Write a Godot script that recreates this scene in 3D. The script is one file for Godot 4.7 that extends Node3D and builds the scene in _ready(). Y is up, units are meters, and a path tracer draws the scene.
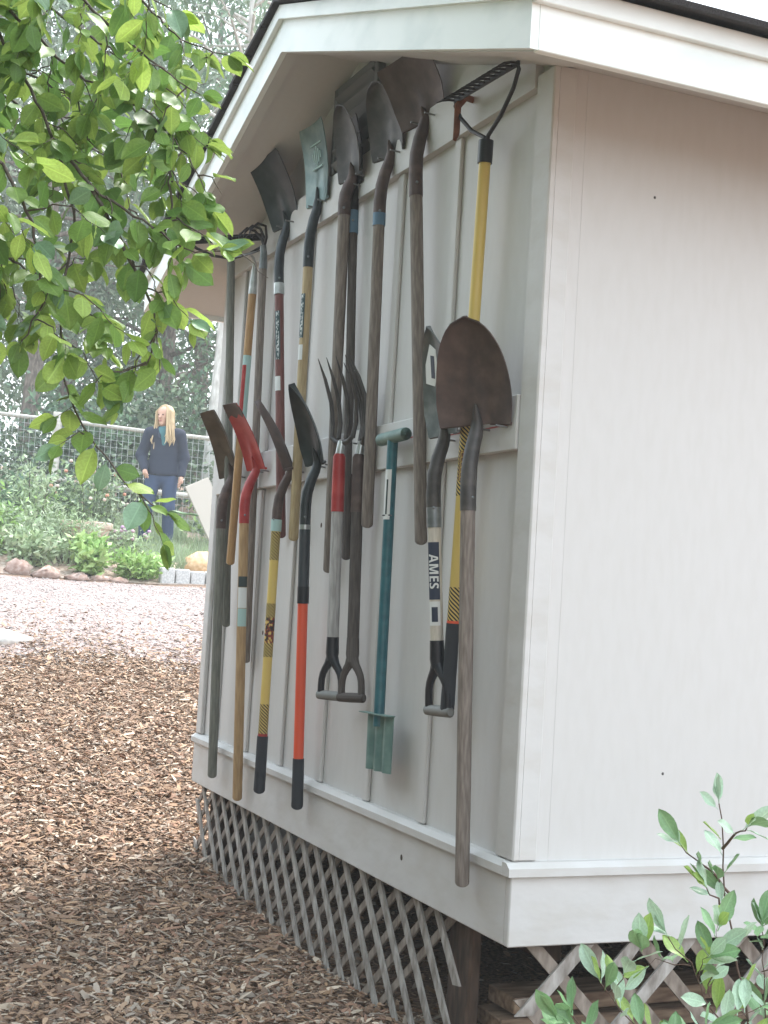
extends Node3D
# Garden tool wall of a small shed. World: gable wall lies in x = 0 (outside is -x) and runs from z = 0 back to z = -WID;
# the side wall lies in z = 0 (outside is +z). y = 0 is the ground at the near corner.
const WID := 2.82
const LY := 0.55          # height of the ledge over the skirting
const PITCH := 0.337
var rng := RandomNumberGenerator.new()
var M := {}
var used := {}
var leaf_tex: ImageTexture

func V(x, y, z) -> Vector3:
	return Vector3(x, y, z)

# ------------------------------------------------------------------ mesh builder
class MB:
	var v := PackedVector3Array()
	var n := PackedVector3Array()
	var uv := PackedVector2Array()
	var c := PackedColorArray()
	var ix := PackedInt32Array()
	var col := Color(1, 1, 1)
	func p(a: Vector3, nn: Vector3, t := Vector2.ZERO) -> void:
		v.append(a); n.append(nn); uv.append(t); c.append(col)
	func q(a: Vector3, b: Vector3, d: Vector3, e: Vector3) -> void: # counter-clockwise seen from outside
		var nn := (b - a).cross(d - a)
		if nn.length_squared() < 1e-18:
			nn = (d - a).cross(e - a)
		nn = nn.normalized()
		var i := v.size()
		var w := (b - a).length()
		var h := (e - a).length()
		p(a, nn, Vector2(0, 0)); p(b, nn, Vector2(w, 0)); p(d, nn, Vector2(w, h)); p(e, nn, Vector2(0, h))
		ix.append_array([i, i + 2, i + 1, i, i + 3, i + 2])
	func t(a: Vector3, b: Vector3, d: Vector3) -> void:
		var nn := (b - a).cross(d - a).normalized()
		var i := v.size()
		p(a, nn, Vector2(a.x, a.y)); p(b, nn, Vector2(b.x, b.y)); p(d, nn, Vector2(d.x, d.y))
		ix.append_array([i, i + 2, i + 1])
	func qo(a: Vector3, b: Vector3, d: Vector3, e: Vector3, o: Vector3) -> void:
		if (b - a).cross(d - a).dot((a + d) * 0.5 - o) < 0.0:
			q(a, e, d, b)
		else:
			q(a, b, d, e)
	func box(xf: Transform3D, s: Vector3, bev := 0.0) -> void:
		var h := s * 0.5
		var o := xf.origin
		if bev <= 0.0:
			for ax in 3:
				for sg in [-1.0, 1.0]:
					var k := []
					for w in [[-1, -1], [1, -1], [1, 1], [-1, 1]]:
						var r := Vector3.ZERO
						r[ax] = h[ax] * sg
						r[(ax + 1) % 3] = h[(ax + 1) % 3] * w[0]
						r[(ax + 2) % 3] = h[(ax + 2) % 3] * w[1]
						k.append(xf * r)
					qo(k[0], k[1], k[2], k[3], o)
			return
		var P := func(sx: float, sy: float, sz: float, ax: int) -> Vector3:
			var r := Vector3(sx * (h.x - bev), sy * (h.y - bev), sz * (h.z - bev))
			r[ax] = [sx, sy, sz][ax] * h[ax]
			return xf * r
		for ax in 3:
			for sg in [-1.0, 1.0]:
				var k := []
				for w in [[-1, -1], [1, -1], [1, 1], [-1, 1]]:
					var sgn := [0.0, 0.0, 0.0]
					sgn[ax] = sg
					sgn[(ax + 1) % 3] = float(w[0])
					sgn[(ax + 2) % 3] = float(w[1])
					k.append(P.call(sgn[0], sgn[1], sgn[2], ax))
				qo(k[0], k[1], k[2], k[3], o)
		for ax in 3:
			var a1 := (ax + 1) % 3
			var a2 := (ax + 2) % 3
			for s1 in [-1.0, 1.0]:
				for s2 in [-1.0, 1.0]:
					var lo := [0.0, 0.0, 0.0]
					lo[a1] = s1; lo[a2] = s2; lo[ax] = -1.0
					var hi := lo.duplicate()
					hi[ax] = 1.0
					qo(P.call(lo[0], lo[1], lo[2], a1), P.call(hi[0], hi[1], hi[2], a1), P.call(hi[0], hi[1], hi[2], a2), P.call(lo[0], lo[1], lo[2], a2), o)
		for sx in [-1.0, 1.0]:
			for sy in [-1.0, 1.0]:
				for sz in [-1.0, 1.0]:
					var a: Vector3 = P.call(sx, sy, sz, 0)
					var b: Vector3 = P.call(sx, sy, sz, 1)
					var d: Vector3 = P.call(sx, sy, sz, 2)
					if (b - a).cross(d - a).dot(a - o) < 0.0:
						t(a, d, b)
					else:
						t(a, b, d)
	func bx(a: Vector3, b: Vector3, bev := 0.0) -> void: # box from corner to corner
		box(Transform3D(Basis(), (a + b) * 0.5), (b - a).abs(), bev)
	func prism(poly: PackedVector2Array, o: Vector3, ux: Vector3, uy: Vector3, uz: Vector3) -> void:
		var cen := Vector2.ZERO
		for k in poly:
			cen += k
		cen /= poly.size()
		var o3 := o + ux * cen.x + uy * cen.y + uz * 0.5
		var tr := Geometry2D.triangulate_polygon(poly)
		for s in 2:
			var nn := uz.normalized() * (1.0 if s == 1 else -1.0)
			for k in range(0, tr.size(), 3):
				var w := []
				for j in 3:
					var q2 := poly[tr[k + j]]
					w.append(o + ux * q2.x + uy * q2.y + uz * float(s))
				if (w[1] - w[0]).cross(w[2] - w[0]).dot(nn) < 0.0:
					t(w[0], w[2], w[1])
				else:
					t(w[0], w[1], w[2])
		for k in poly.size():
			var a := poly[k]
			var b := poly[(k + 1) % poly.size()]
			var A := o + ux * a.x + uy * a.y
			var B := o + ux * b.x + uy * b.y
			qo(A, B, B + uz, A + uz, o3)
	func tube(pts: Array, rad: Array, seg := 10, cap := true, vscale := 1.0, flat := 1.0, side := Vector3.ZERO) -> void:
		var m := pts.size()
		var up := Vector3(0.0, 0.0, 1.0) if side == Vector3.ZERO else side
		var dist := 0.0
		var base := v.size()
		var prev := Vector3.ZERO
		for i in m:
			var tg: Vector3 = (pts[min(i + 1, m - 1)] - pts[max(i - 1, 0)])
			if tg.length_squared() < 1e-14:
				tg = prev
			tg = tg.normalized()
			prev = tg
			up = up - tg * up.dot(tg)
			if up.length_squared() < 1e-5:
				up = tg.cross(Vector3(1, 0.3, 0.2))
			up = up.normalized()
			var rt := tg.cross(up)
			if i > 0:
				dist += (pts[i] - pts[i - 1]).length()
			for k in seg + 1:
				var a := TAU * k / seg
				var dd := rt * cos(a) + up * sin(a) * flat
				var nn := (rt * cos(a) * flat + up * sin(a)).normalized()
				p(pts[i] + dd * rad[i], nn, Vector2(float(k) / seg, dist * vscale))
		for i in m - 1:
			for k in seg:
				var a := base + i * (seg + 1) + k
				var b := a + seg + 1
				ix.append_array([a, a + 1, b, a + 1, b + 1, b])
		if cap:
			for e in 2:
				var i := 0 if e == 0 else m - 1
				var nn: Vector3 = ((pts[0] - pts[1]) if e == 0 else (pts[m - 1] - pts[m - 2])).normalized()
				var c0 := v.size()
				p(pts[i], nn, Vector2(0.5, 0))
				for k in seg + 1:
					p(v[base + i * (seg + 1) + k], nn, Vector2(float(k) / seg, 0))
				for k in seg:
					if e == 0:
						ix.append_array([c0, c0 + 2 + k, c0 + 1 + k])
					else:
						ix.append_array([c0, c0 + 1 + k, c0 + 2 + k])
	func sheet(f: Callable, nu: int, nv: int, thick := 0.0) -> void:
		var g := []
		for j in nv + 1:
			for i in nu + 1:
				g.append(f.call(float(i) / nu, float(j) / nv))
		var nr := []
		for j in nv + 1:
			for i in nu + 1:
				var du: Vector3 = g[j * (nu + 1) + min(i + 1, nu)] - g[j * (nu + 1) + max(i - 1, 0)]
				var dv: Vector3 = g[min(j + 1, nv) * (nu + 1) + i] - g[max(j - 1, 0) * (nu + 1) + i]
				var cr := du.cross(dv)
				nr.append(cr.normalized() if cr.length_squared() > 1e-16 else Vector3.ZERO)
		for k in nr.size():
			if nr[k] == Vector3.ZERO:
				nr[k] = nr[max(0, k - nu - 1)] if nr[max(0, k - nu - 1)] != Vector3.ZERO else Vector3(0, 0, 1)
		for s in (2 if thick > 0.0 else 1):
			var b := v.size()
			for j in nv + 1:
				for i in nu + 1:
					var k := j * (nu + 1) + i
					if s == 0:
						p(g[k] + nr[k] * thick * 0.5, nr[k], Vector2(float(i) / nu, float(j) / nv))
					else:
						p(g[k] - nr[k] * thick * 0.5, -nr[k], Vector2(float(i) / nu, float(j) / nv))
			for j in nv:
				for i in nu:
					var a := b + j * (nu + 1) + i
					if s == 0:
						ix.append_array([a, a + nu + 1, a + 1, a + 1, a + nu + 1, a + nu + 2])
					else:
						ix.append_array([a, a + 1, a + nu + 1, a + 1, a + nu + 2, a + nu + 1])
		if thick > 0.0:
			var rim := []
			for i in nu + 1:
				rim.append(i)
			for j in range(1, nv + 1):
				rim.append(j * (nu + 1) + nu)
			for i in range(nu - 1, -1, -1):
				rim.append(nv * (nu + 1) + i)
			for j in range(nv - 1, 0, -1):
				rim.append(j * (nu + 1))
			for k in rim.size():
				var a: int = rim[k]
				var b2: int = rim[(k + 1) % rim.size()]
				if (g[a] - g[b2]).length_squared() < 1e-12:
					continue
				q(g[a] - nr[a] * thick * 0.5, g[b2] - nr[b2] * thick * 0.5, g[b2] + nr[b2] * thick * 0.5, g[a] + nr[a] * thick * 0.5)
	func lathe(prof: Array, seg := 20, o := Vector3.ZERO) -> void:
		var pts := []
		var rad := []
		for k in prof:
			pts.append(o + Vector3(0, k.y, 0)); rad.append(k.x)
		var base := v.size()
		for i in pts.size():
			var d: Vector2 = prof[min(i + 1, prof.size() - 1)] - prof[max(i - 1, 0)]
			for k in seg + 1:
				var a := TAU * k / seg
				var nn := Vector3(cos(a) * d.y, -d.x, sin(a) * d.y).normalized()
				p(pts[i] + Vector3(cos(a), 0, sin(a)) * rad[i], nn, Vector2(float(k) / seg, prof[i].y))
		for i in pts.size() - 1:
			for k in seg:
				var a := base + i * (seg + 1) + k
				var b := a + seg + 1
				ix.append_array([a, a + 1, b, a + 1, b + 1, b])
	func ball(o: Vector3, r: Vector3, nu := 12, nv := 8, noise: FastNoiseLite = null, amp := 0.0) -> void:
		var base := v.size()
		for j in nv + 1:
			for i in nu + 1:
				var a := TAU * i / nu
				var b := PI * (float(j) / nv - 0.5)
				var d := Vector3(cos(a) * cos(b), sin(b), sin(a) * cos(b))
				var s := 1.0
				if noise:
					s += noise.get_noise_3dv(d * 40.0 + o * 7.0) * amp
				p(o + d * r * s, (d / r).normalized(), Vector2(float(i) / nu, float(j) / nv))
		for j in nv:
			for i in nu:
				var a := base + j * (nu + 1) + i
				var b := a + nu + 1
				ix.append_array([a, a + 1, b, a + 1, b + 1, b])
	func mesh() -> ArrayMesh:
		var arr := []
		arr.resize(Mesh.ARRAY_MAX)
		arr[Mesh.ARRAY_VERTEX] = v
		arr[Mesh.ARRAY_NORMAL] = n
		arr[Mesh.ARRAY_TEX_UV] = uv
		arr[Mesh.ARRAY_COLOR] = c
		arr[Mesh.ARRAY_INDEX] = ix
		var m := ArrayMesh.new()
		m.add_surface_from_arrays(Mesh.PRIMITIVE_TRIANGLES, arr)
		return m

# ------------------------------------------------------------------ nodes
func put(parent: Node, o: Node, called: String) -> Node:
	var key := "%d/%s" % [parent.get_instance_id(), called]
	var k: int = used.get(key, 0)
	used[key] = k + 1
	o.name = called if k == 0 else "%s_%03d" % [called, k]
	parent.add_child(o, true)
	return o

func part(parent: Node, called: String, mb, m: Material, xf := Transform3D()) -> MeshInstance3D:
	var o := MeshInstance3D.new()
	o.mesh = mb.mesh() if mb is MB else mb
	o.material_override = m
	o.transform = xf
	put(parent, o, called)
	return o

func tag(o: Node, label: String, category: String, group := "", kind := "") -> void:
	if label: o.set_meta("label", label)
	if category: o.set_meta("category", category)
	if group: o.set_meta("group", group)
	if kind: o.set_meta("kind", kind)

func thing(called: String, label: String, category: String, xf := Transform3D(), group := "") -> Node3D:
	var o := Node3D.new()
	o.transform = xf
	put(self, o, called)
	tag(o, label, category, group)
	return o

# ------------------------------------------------------------------ materials
func dim(c: Color, k: float) -> Color:
	return Color(c.r * k, c.g * k, c.b * k)

func lin(r: float, g: float, b: float) -> Color:
	return Color(r, g, b).linear_to_srgb()

func noise(freq: float, sd: int, oct := 4, type := FastNoiseLite.TYPE_SIMPLEX_SMOOTH) -> FastNoiseLite:
	var f := FastNoiseLite.new()
	f.noise_type = type
	f.frequency = freq
	f.seed = sd
	f.fractal_octaves = oct
	return f

func ntex(stops: Array, freq: float, sd: int, oct := 5, size := 256) -> NoiseTexture2D:
	var t := NoiseTexture2D.new()
	t.width = size
	t.height = size
	t.seamless = true
	t.noise = noise(freq, sd, oct)
	if stops.size():
		var g := Gradient.new()
		var off := PackedFloat32Array()
		var cs := PackedColorArray()
		for s in stops:
			off.append(s[0]); cs.append(s[1])
		g.offsets = off
		g.colors = cs
		t.color_ramp = g
	return t

func mat(key: String, c: Color, rough := 0.8, metal := 0.0) -> StandardMaterial3D:
	var m := StandardMaterial3D.new()
	m.resource_name = key
	m.albedo_color = c
	m.roughness = rough
	m.metallic = metal
	M[key] = m
	return m

func vary(m: StandardMaterial3D, tex: Texture2D, scale: Vector3, world := true, tri := true) -> void:
	m.albedo_texture = tex
	m.uv1_scale = scale
	m.uv1_triplanar = tri
	m.uv1_world_triplanar = world and tri

func relief(m: StandardMaterial3D, tex: Texture2D, cm: float) -> void:
	m.heightmap_enabled = true
	m.heightmap_texture = tex
	m.heightmap_scale = cm

func two(a: Color, b: Color, f := 0.02, sd := 1, oct := 5) -> NoiseTexture2D:
	return ntex([[0.25, a], [0.75, b]], f, sd, oct)

func wood_mat(key: String, a: Color, b: Color, sd: int, rough: float) -> void:
	var w := mat(key, Color(1, 1, 1), rough)
	vary(w, ntex([[0.1, a.lerp(b, 0.2)], [0.5, a.lerp(b, 0.6)], [0.9, b]], 0.02, sd, 6), Vector3(2, 0.8, 1), false, false)
	relief(w, w.albedo_texture, 0.06)

func steel_mat(key: String, a: Color, b: Color, sd: int, rough: float, metal: float) -> void:
	var w := mat(key, Color(1, 1, 1), rough, metal)
	vary(w, ntex([[0.2, a], [0.55, a.lerp(b, 0.5)], [0.8, b]], 0.018, sd, 6), Vector3(3, 3, 3), false)
	relief(w, w.albedo_texture, 0.08)

func leaf_mat(key: String, c: Color, back: Color, rough: float) -> void:
	var w := mat(key, c, rough)
	w.albedo_texture = leaf_tex
	w.backlight_enabled = true
	w.backlight = back
	w.cull_mode = BaseMaterial3D.CULL_DISABLED

func make_materials() -> void:
	var fine := ntex([], 0.06, 7, 4)
	# shed paint: warm grey with faint blotches and brushed upright grain
	var m := mat("paint", lin(0.56, 0.548, 0.536), 0.62)
	vary(m, ntex([[0.2, Color(0.988, 0.987, 0.984)], [0.5, Color(0.995, 0.995, 0.994)], [0.8, Color(1, 1, 1)]], 0.03, 3, 6, 512), Vector3(1.9, 0.5, 1.9))
	relief(m, m.albedo_texture, 0.25)
	m = mat("paint_trim", lin(0.565, 0.555, 0.544), 0.6)
	vary(m, ntex([[0.2, Color(0.965, 0.96, 0.95)], [0.55, Color(0.99, 0.99, 0.99)], [0.8, Color(1, 1, 1)]], 0.02, 9, 6), Vector3(0.9, 1.7, 0.9))
	relief(m, fine, 0.05)
	m = mat("fascia", lin(0.84, 0.87, 0.855), 0.5)
	vary(m, ntex([[0.2, Color(0.94, 0.95, 0.95)], [0.6, Color(1, 1, 1)]], 0.02, 6, 5), Vector3(0.6, 1.1, 0.6))
	m = mat("shingle", lin(0.055, 0.05, 0.052), 0.95)
	vary(m, ntex([[0.2, Color(0.5, 0.5, 0.5)], [0.8, Color(1.0, 1.0, 1.0)]], 0.2, 12, 3), Vector3(4, 4, 4))
	m = mat("vent_shaded_grey", lin(0.13, 0.128, 0.125), 0.7)  # shade between the louvers is put into this dark grey
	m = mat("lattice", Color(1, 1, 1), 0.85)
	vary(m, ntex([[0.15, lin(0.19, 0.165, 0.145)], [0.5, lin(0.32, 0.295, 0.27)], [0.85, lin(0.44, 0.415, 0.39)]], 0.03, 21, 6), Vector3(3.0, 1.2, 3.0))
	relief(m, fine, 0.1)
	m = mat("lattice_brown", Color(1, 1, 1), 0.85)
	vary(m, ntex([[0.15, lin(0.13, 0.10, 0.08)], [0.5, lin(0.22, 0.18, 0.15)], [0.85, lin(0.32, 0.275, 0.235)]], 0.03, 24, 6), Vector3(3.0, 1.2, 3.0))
	m = mat("raw_lumber", Color(1, 1, 1), 0.85)
	vary(m, ntex([[0.2, lin(0.16, 0.10, 0.07)], [0.8, lin(0.36, 0.26, 0.18)]], 0.03, 22, 5), Vector3(0.8, 4, 4))
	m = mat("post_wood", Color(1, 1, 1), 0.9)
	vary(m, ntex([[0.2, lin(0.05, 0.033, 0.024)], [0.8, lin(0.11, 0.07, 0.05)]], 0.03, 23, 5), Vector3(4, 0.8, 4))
	# ground
	m = mat("soil", Color(1, 1, 1), 0.95)
	vary(m, ntex([[0.15, lin(0.08, 0.05, 0.035)], [0.5, lin(0.18, 0.112, 0.075)], [0.85, lin(0.30, 0.20, 0.14)]], 0.09, 31, 5, 512), Vector3(1.1, 1.1, 1.1))
	relief(m, m.albedo_texture, 2.0)
	m = mat("path", Color(1, 1, 1), 0.95)
	vary(m, ntex([[0.2, lin(0.20, 0.148, 0.138)], [0.5, lin(0.275, 0.215, 0.205)], [0.8, lin(0.35, 0.29, 0.28)]], 0.05, 32, 6, 512), Vector3(0.8, 0.8, 0.8))
	relief(m, ntex([], 0.2, 33, 3), 1.0)
	m = mat("bed", Color(1, 1, 1), 0.95)
	vary(m, ntex([[0.2, lin(0.20, 0.13, 0.10)], [0.5, lin(0.36, 0.27, 0.22)], [0.8, lin(0.48, 0.42, 0.36)]], 0.08, 34, 5), Vector3(0.9, 0.9, 0.9))
	m = mat("chip", Color(1, 1, 1), 0.85)
	m.vertex_color_use_as_albedo = true
	m = mat("pebble", Color(1, 1, 1), 0.9)
	m.vertex_color_use_as_albedo = true
	m = mat("rock", Color(1, 1, 1), 0.9)
	vary(m, ntex([[0.2, lin(0.22, 0.13, 0.10)], [0.5, lin(0.34, 0.23, 0.19)], [0.8, lin(0.46, 0.37, 0.33)]], 0.03, 35, 5), Vector3(2, 2, 2))
	m = mat("pale_rock", Color(1, 1, 1), 0.9)
	vary(m, ntex([[0.2, lin(0.42, 0.39, 0.36)], [0.8, lin(0.68, 0.66, 0.63)]], 0.03, 36, 5), Vector3(2, 2, 2))
	m = mat("tan_rock", Color(1, 1, 1), 0.9)
	vary(m, ntex([[0.2, lin(0.45, 0.27, 0.13)], [0.8, lin(0.68, 0.50, 0.32)]], 0.03, 37, 5), Vector3(2, 2, 2))
	m = mat("concrete", Color(1, 1, 1), 0.9)
	vary(m, ntex([[0.2, lin(0.42, 0.42, 0.42)], [0.8, lin(0.62, 0.62, 0.61)]], 0.05, 38, 5), Vector3(3, 3, 3))
	# tool woods (uv: around, along)
	wood_mat("wood_grey", lin(0.1118, 0.0989, 0.0903), lin(0.2494, 0.2279, 0.2107), 41, 0.85)
	wood_mat("wood_greybrown", lin(0.1118, 0.0903, 0.0774), lin(0.258, 0.2193, 0.1892), 42, 0.82)
	wood_mat("wood_dark", lin(0.043, 0.0344, 0.03096), lin(0.1032, 0.086, 0.0774), 43, 0.8)
	wood_mat("wood_greygreen", lin(0.1032, 0.1075, 0.0903), lin(0.2064, 0.2064, 0.1763), 44, 0.8)
	wood_mat("wood_tan", lin(0.2838, 0.172, 0.0817), lin(0.4472, 0.301, 0.1548), 45, 0.55)
	wood_mat("wood_orange", lin(0.2924, 0.1591, 0.0645), lin(0.43, 0.258, 0.1118), 46, 0.5)
	wood_mat("wood_straw", lin(0.3096, 0.2236, 0.1118), lin(0.473, 0.3698, 0.215), 47, 0.55)
	wood_mat("wood_redbrown", lin(0.10, 0.032, 0.028), lin(0.19, 0.065, 0.055), 48, 0.5)
	wood_mat("wood_silver", lin(0.24, 0.235, 0.23), lin(0.46, 0.45, 0.44), 49, 0.85)
	wood_mat("wood_ash", lin(0.42, 0.38, 0.32), lin(0.62, 0.58, 0.50), 50, 0.6)
	# metals (triplanar in the tool's own space)
	steel_mat("rust_brown", lin(0.0624, 0.0432, 0.04032), lin(0.1344, 0.0912, 0.0768), 61, 0.6, 0.25)
	steel_mat("rust_grey", lin(0.0465, 0.0434, 0.0434), lin(0.0992, 0.0899, 0.0837), 62, 0.55, 0.35)
	steel_mat("rust_tan", lin(0.072, 0.052, 0.036), lin(0.16, 0.12, 0.084), 63, 0.6, 0.2)
	steel_mat("steel_dark", lin(0.0217, 0.0279, 0.031), lin(0.0527, 0.0589, 0.062), 64, 0.42, 0.4)
	steel_mat("steel_teal", lin(0.10, 0.17, 0.17), lin(0.20, 0.27, 0.265), 65, 0.4, 0.3)
	steel_mat("steel_pale", lin(0.36, 0.38, 0.38), lin(0.60, 0.62, 0.62), 66, 0.35, 0.7)
	steel_mat("steel_grey", lin(0.12, 0.136, 0.144), lin(0.24, 0.256, 0.264), 67, 0.4, 0.5)
	steel_mat("iron_black", lin(0.0124, 0.01116, 0.0124), lin(0.0372, 0.031, 0.031), 68, 0.6, 0.2)
	steel_mat("red_paint", lin(0.30, 0.018, 0.02), lin(0.42, 0.05, 0.045), 69, 0.45, 0.0)
	steel_mat("teal_paint", lin(0.018, 0.09, 0.115), lin(0.035, 0.15, 0.175), 70, 0.4, 0.0)
	steel_mat("green_paint", lin(0.085, 0.165, 0.15), lin(0.17, 0.26, 0.23), 71, 0.55, 0.0)
	steel_mat("rust_orange", lin(0.16, 0.055, 0.03), lin(0.30, 0.12, 0.06), 72, 0.85, 0.0)
	mat("black_plastic", lin(0.010, 0.011, 0.016), 0.42)
	mat("grip_rubber", lin(0.026, 0.029, 0.036), 0.7)
	mat("grip_grey", lin(0.20, 0.20, 0.19), 0.6)
	mat("yellow_glass", lin(0.62, 0.46, 0.13), 0.45)
	mat("orange_glass", lin(0.72, 0.095, 0.04), 0.42)
	mat("slate_glass", lin(0.034, 0.042, 0.05), 0.45)
	mat("blue_tape", lin(0.09, 0.17, 0.25), 0.6)
	mat("white_label", lin(0.66, 0.68, 0.67), 0.6)
	mat("navy_label", lin(0.02, 0.03, 0.06), 0.6)
	mat("dark_label", lin(0.03, 0.045, 0.045), 0.6)
	mat("mint_label", lin(0.36, 0.52, 0.50), 0.6)
	mat("red_mark", lin(0.40, 0.10, 0.09), 0.8)
	mat("nail", lin(0.25, 0.25, 0.25), 0.5, 0.7)
	# printed bands
	var im := Image.create(64, 64, false, Image.FORMAT_RGB8)
	for y in 64:
		for x in 64:
			im.set_pixel(x, y, lin(0.62, 0.46, 0.13) if ((x - y + 64) % 32) < 16 else lin(0.025, 0.022, 0.02))
	m = mat("stripe_band", Color(1, 1, 1), 0.5)
	m.albedo_texture = ImageTexture.create_from_image(im)
	m.uv1_scale = Vector3(4, 45, 1)
	var im2 := Image.create(128, 256, false, Image.FORMAT_RGB8)
	var nz := noise(0.05, 77, 2, FastNoiseLite.TYPE_CELLULAR)
	nz.cellular_return_type = FastNoiseLite.RETURN_CELL_VALUE
	for y in 256:
		for x in 128:
			var s := nz.get_noise_2d(x * 0.9, y * 1.4)
			im2.set_pixel(x, y, lin(0.62, 0.46, 0.13) if s > 0.25 else (lin(0.22, 0.03, 0.02) if s > -0.2 else lin(0.025, 0.022, 0.02)))
	m = mat("print_band", Color(1, 1, 1), 0.5)
	m.albedo_texture = ImageTexture.create_from_image(im2)
	m.uv1_scale = Vector3(2, 6, 1)
	var im3 := Image.create(64, 256, false, Image.FORMAT_RGB8)
	for y in 256:
		for x in 64:
			var s := nz.get_noise_2d(x * 1.5 + 300.0, y * 1.2)
			im3.set_pixel(x, y, lin(0.60, 0.63, 0.62) if s > 0.15 and x > 16 and x < 50 else lin(0.03, 0.06, 0.065))
	m = mat("script_label", Color(1, 1, 1), 0.5)
	m.albedo_texture = ImageTexture.create_from_image(im3)
	# leaves
	var leaf_img := Image.create(64, 128, false, Image.FORMAT_RGB8)
	var ln := noise(0.07, 91, 3)
	for y in 128:
		for x in 64:
			var a := absf(x - 31.5) / 32.0
			var vv := fposmod(y / 128.0 * 9.0 - a * 2.2, 1.0)
			var k := 0.90 + 0.07 * ln.get_noise_2d(x, y)
			if a < 0.05: k = 1.0
			elif absf(vv - 0.5) < 0.06: k += 0.04
			leaf_img.set_pixel(x, y, Color(k, k, k * 0.96))
	leaf_tex = ImageTexture.create_from_image(leaf_img)
	leaf_mat("leaf_bright", lin(0.50, 0.70, 0.17), Color(1.0, 1.0, 1.0), 0.5)
	leaf_mat("leaf_mid", lin(0.28, 0.49, 0.12), Color(1.0, 0.9, 0.9), 0.45)
	leaf_mat("leaf_deep", lin(0.17, 0.32, 0.085), Color(0.9, 0.9, 0.9), 0.4)
	leaf_mat("leaf_blue", lin(0.24, 0.40, 0.26), Color(0.6, 0.6, 0.6), 0.35)
	leaf_mat("shrub_green", lin(0.24, 0.42, 0.22), Color(0.6, 0.6, 0.6), 0.35)
	leaf_mat("shrub_pale", lin(0.48, 0.66, 0.54), Color(0.7, 0.7, 0.7), 0.32)
	leaf_mat("shrub_lime", lin(0.34, 0.50, 0.14), Color(0.8, 0.8, 0.8), 0.4)
	m = mat("far_leaf", Color(1, 1, 1), 0.55)
	m.vertex_color_use_as_albedo = true
	m.backlight_enabled = true
	m.backlight = Color(0.6, 0.6, 0.6)
	m.cull_mode = BaseMaterial3D.CULL_DISABLED
	m = mat("twig", Color(1, 1, 1), 0.85)
	vary(m, two(lin(0.05, 0.04, 0.032), lin(0.13, 0.105, 0.085), 0.04, 95), Vector3(5, 5, 5))
	m = mat("bark", Color(1, 1, 1), 0.9)
	vary(m, two(lin(0.10, 0.08, 0.065), lin(0.26, 0.215, 0.18), 0.03, 96), Vector3(3, 0.8, 3))
	m = mat("pale_bark", Color(1, 1, 1), 0.85)
	vary(m, two(lin(0.38, 0.36, 0.33), lin(0.62, 0.60, 0.57), 0.03, 97), Vector3(2, 0.5, 2))
	m = mat("shrub_stem", lin(0.10, 0.06, 0.045), 0.8)
	m = mat("fence_wood", Color(1, 1, 1), 0.85)
	vary(m, two(lin(0.42, 0.38, 0.34), lin(0.66, 0.63, 0.58), 0.03, 98), Vector3(1.5, 1.5, 1.5))
	mat("wire", lin(0.55, 0.57, 0.57), 0.4, 0.5)
	m = mat("terracotta", Color(1, 1, 1), 0.85)
	vary(m, two(lin(0.48, 0.33, 0.26), lin(0.64, 0.50, 0.42), 0.03, 99), Vector3(2, 2, 2))
	mat("bleached_board", lin(0.42, 0.385, 0.34), 0.8)
	m = mat("flower", Color(1, 1, 1), 0.7)
	m.vertex_color_use_as_albedo = true
	mat("skin", lin(0.52, 0.31, 0.23), 0.6)
	mat("hair", lin(0.46, 0.34, 0.20), 0.6)
	mat("jacket", lin(0.018, 0.024, 0.045), 0.85)
	mat("denim", lin(0.045, 0.07, 0.135), 0.9)
	mat("shirt", lin(0.05, 0.15, 0.17), 0.85)
	mat("shoe", lin(0.03, 0.03, 0.035), 0.6)
	mat("eye_dark", lin(0.02, 0.015, 0.012), 0.3)
	mat("lip", lin(0.40, 0.15, 0.13), 0.5)

# ------------------------------------------------------------------ terrain
const GZ := [8.0, 1.0, -1.5, -2.5, -3.5, -5.0, -6.5, -8.0, -10.4, -10.9, -12.9, -15.0, -20.0, -40.0, -120.0]
const GY := [-0.1, 0.0, 0.0, 0.05, 0.19, 0.45, 0.73, 0.95, 1.19, 1.30, 1.62, 1.95, 2.5, 4.5, 9.0]
var gn: FastNoiseLite
func gl(z: float) -> float:
	if z >= GZ[0]:
		return GY[0]
	for i in GZ.size() - 1:
		if z >= GZ[i + 1]:
			return lerpf(GY[i], GY[i + 1], (GZ[i] - z) / (GZ[i] - GZ[i + 1]))
	return GY[GY.size() - 1]

func G(x: float, z: float) -> float:
	var s := 0.25
	var y := (gl(z - s) + 2.0 * gl(z) + gl(z + s)) * 0.25
	return y + gn.get_noise_2d(x * 8.0, z * 8.0) * 0.03 * clampf((absf(z + 1.4) + absf(x)) / 3.0, 0.35, 1.0)

func path_edge(x: float) -> float: # z where the mulch gives way to the path
	return -6.25 - 0.18 * x + 0.45 * gn.get_noise_2d(x * 14.0, 40.0)

func soil_sheet(xs: Array, zs: Array, lift: float) -> MB:
	var b := MB.new()
	for z in zs:
		for x in xs:
			var e := 0.12
			var y := G(x, z)
			b.p(V(x, y + lift, z), V(G(x - e, z) - G(x + e, z), 2 * e, G(x, z - e) - G(x, z + e)).normalized(), Vector2(x, z))
	var nx := xs.size()
	for j in zs.size() - 1:
		for i in nx - 1:
			var a := j * nx + i
			b.ix.append_array([a, a + 1, a + nx, a + 1, a + nx + 1, a + nx])
	return b

func steps(a: float, b: float, n: int) -> Array:
	var r := []
	for i in n + 1:
		r.append(lerpf(a, b, float(i) / n))
	return r

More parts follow.
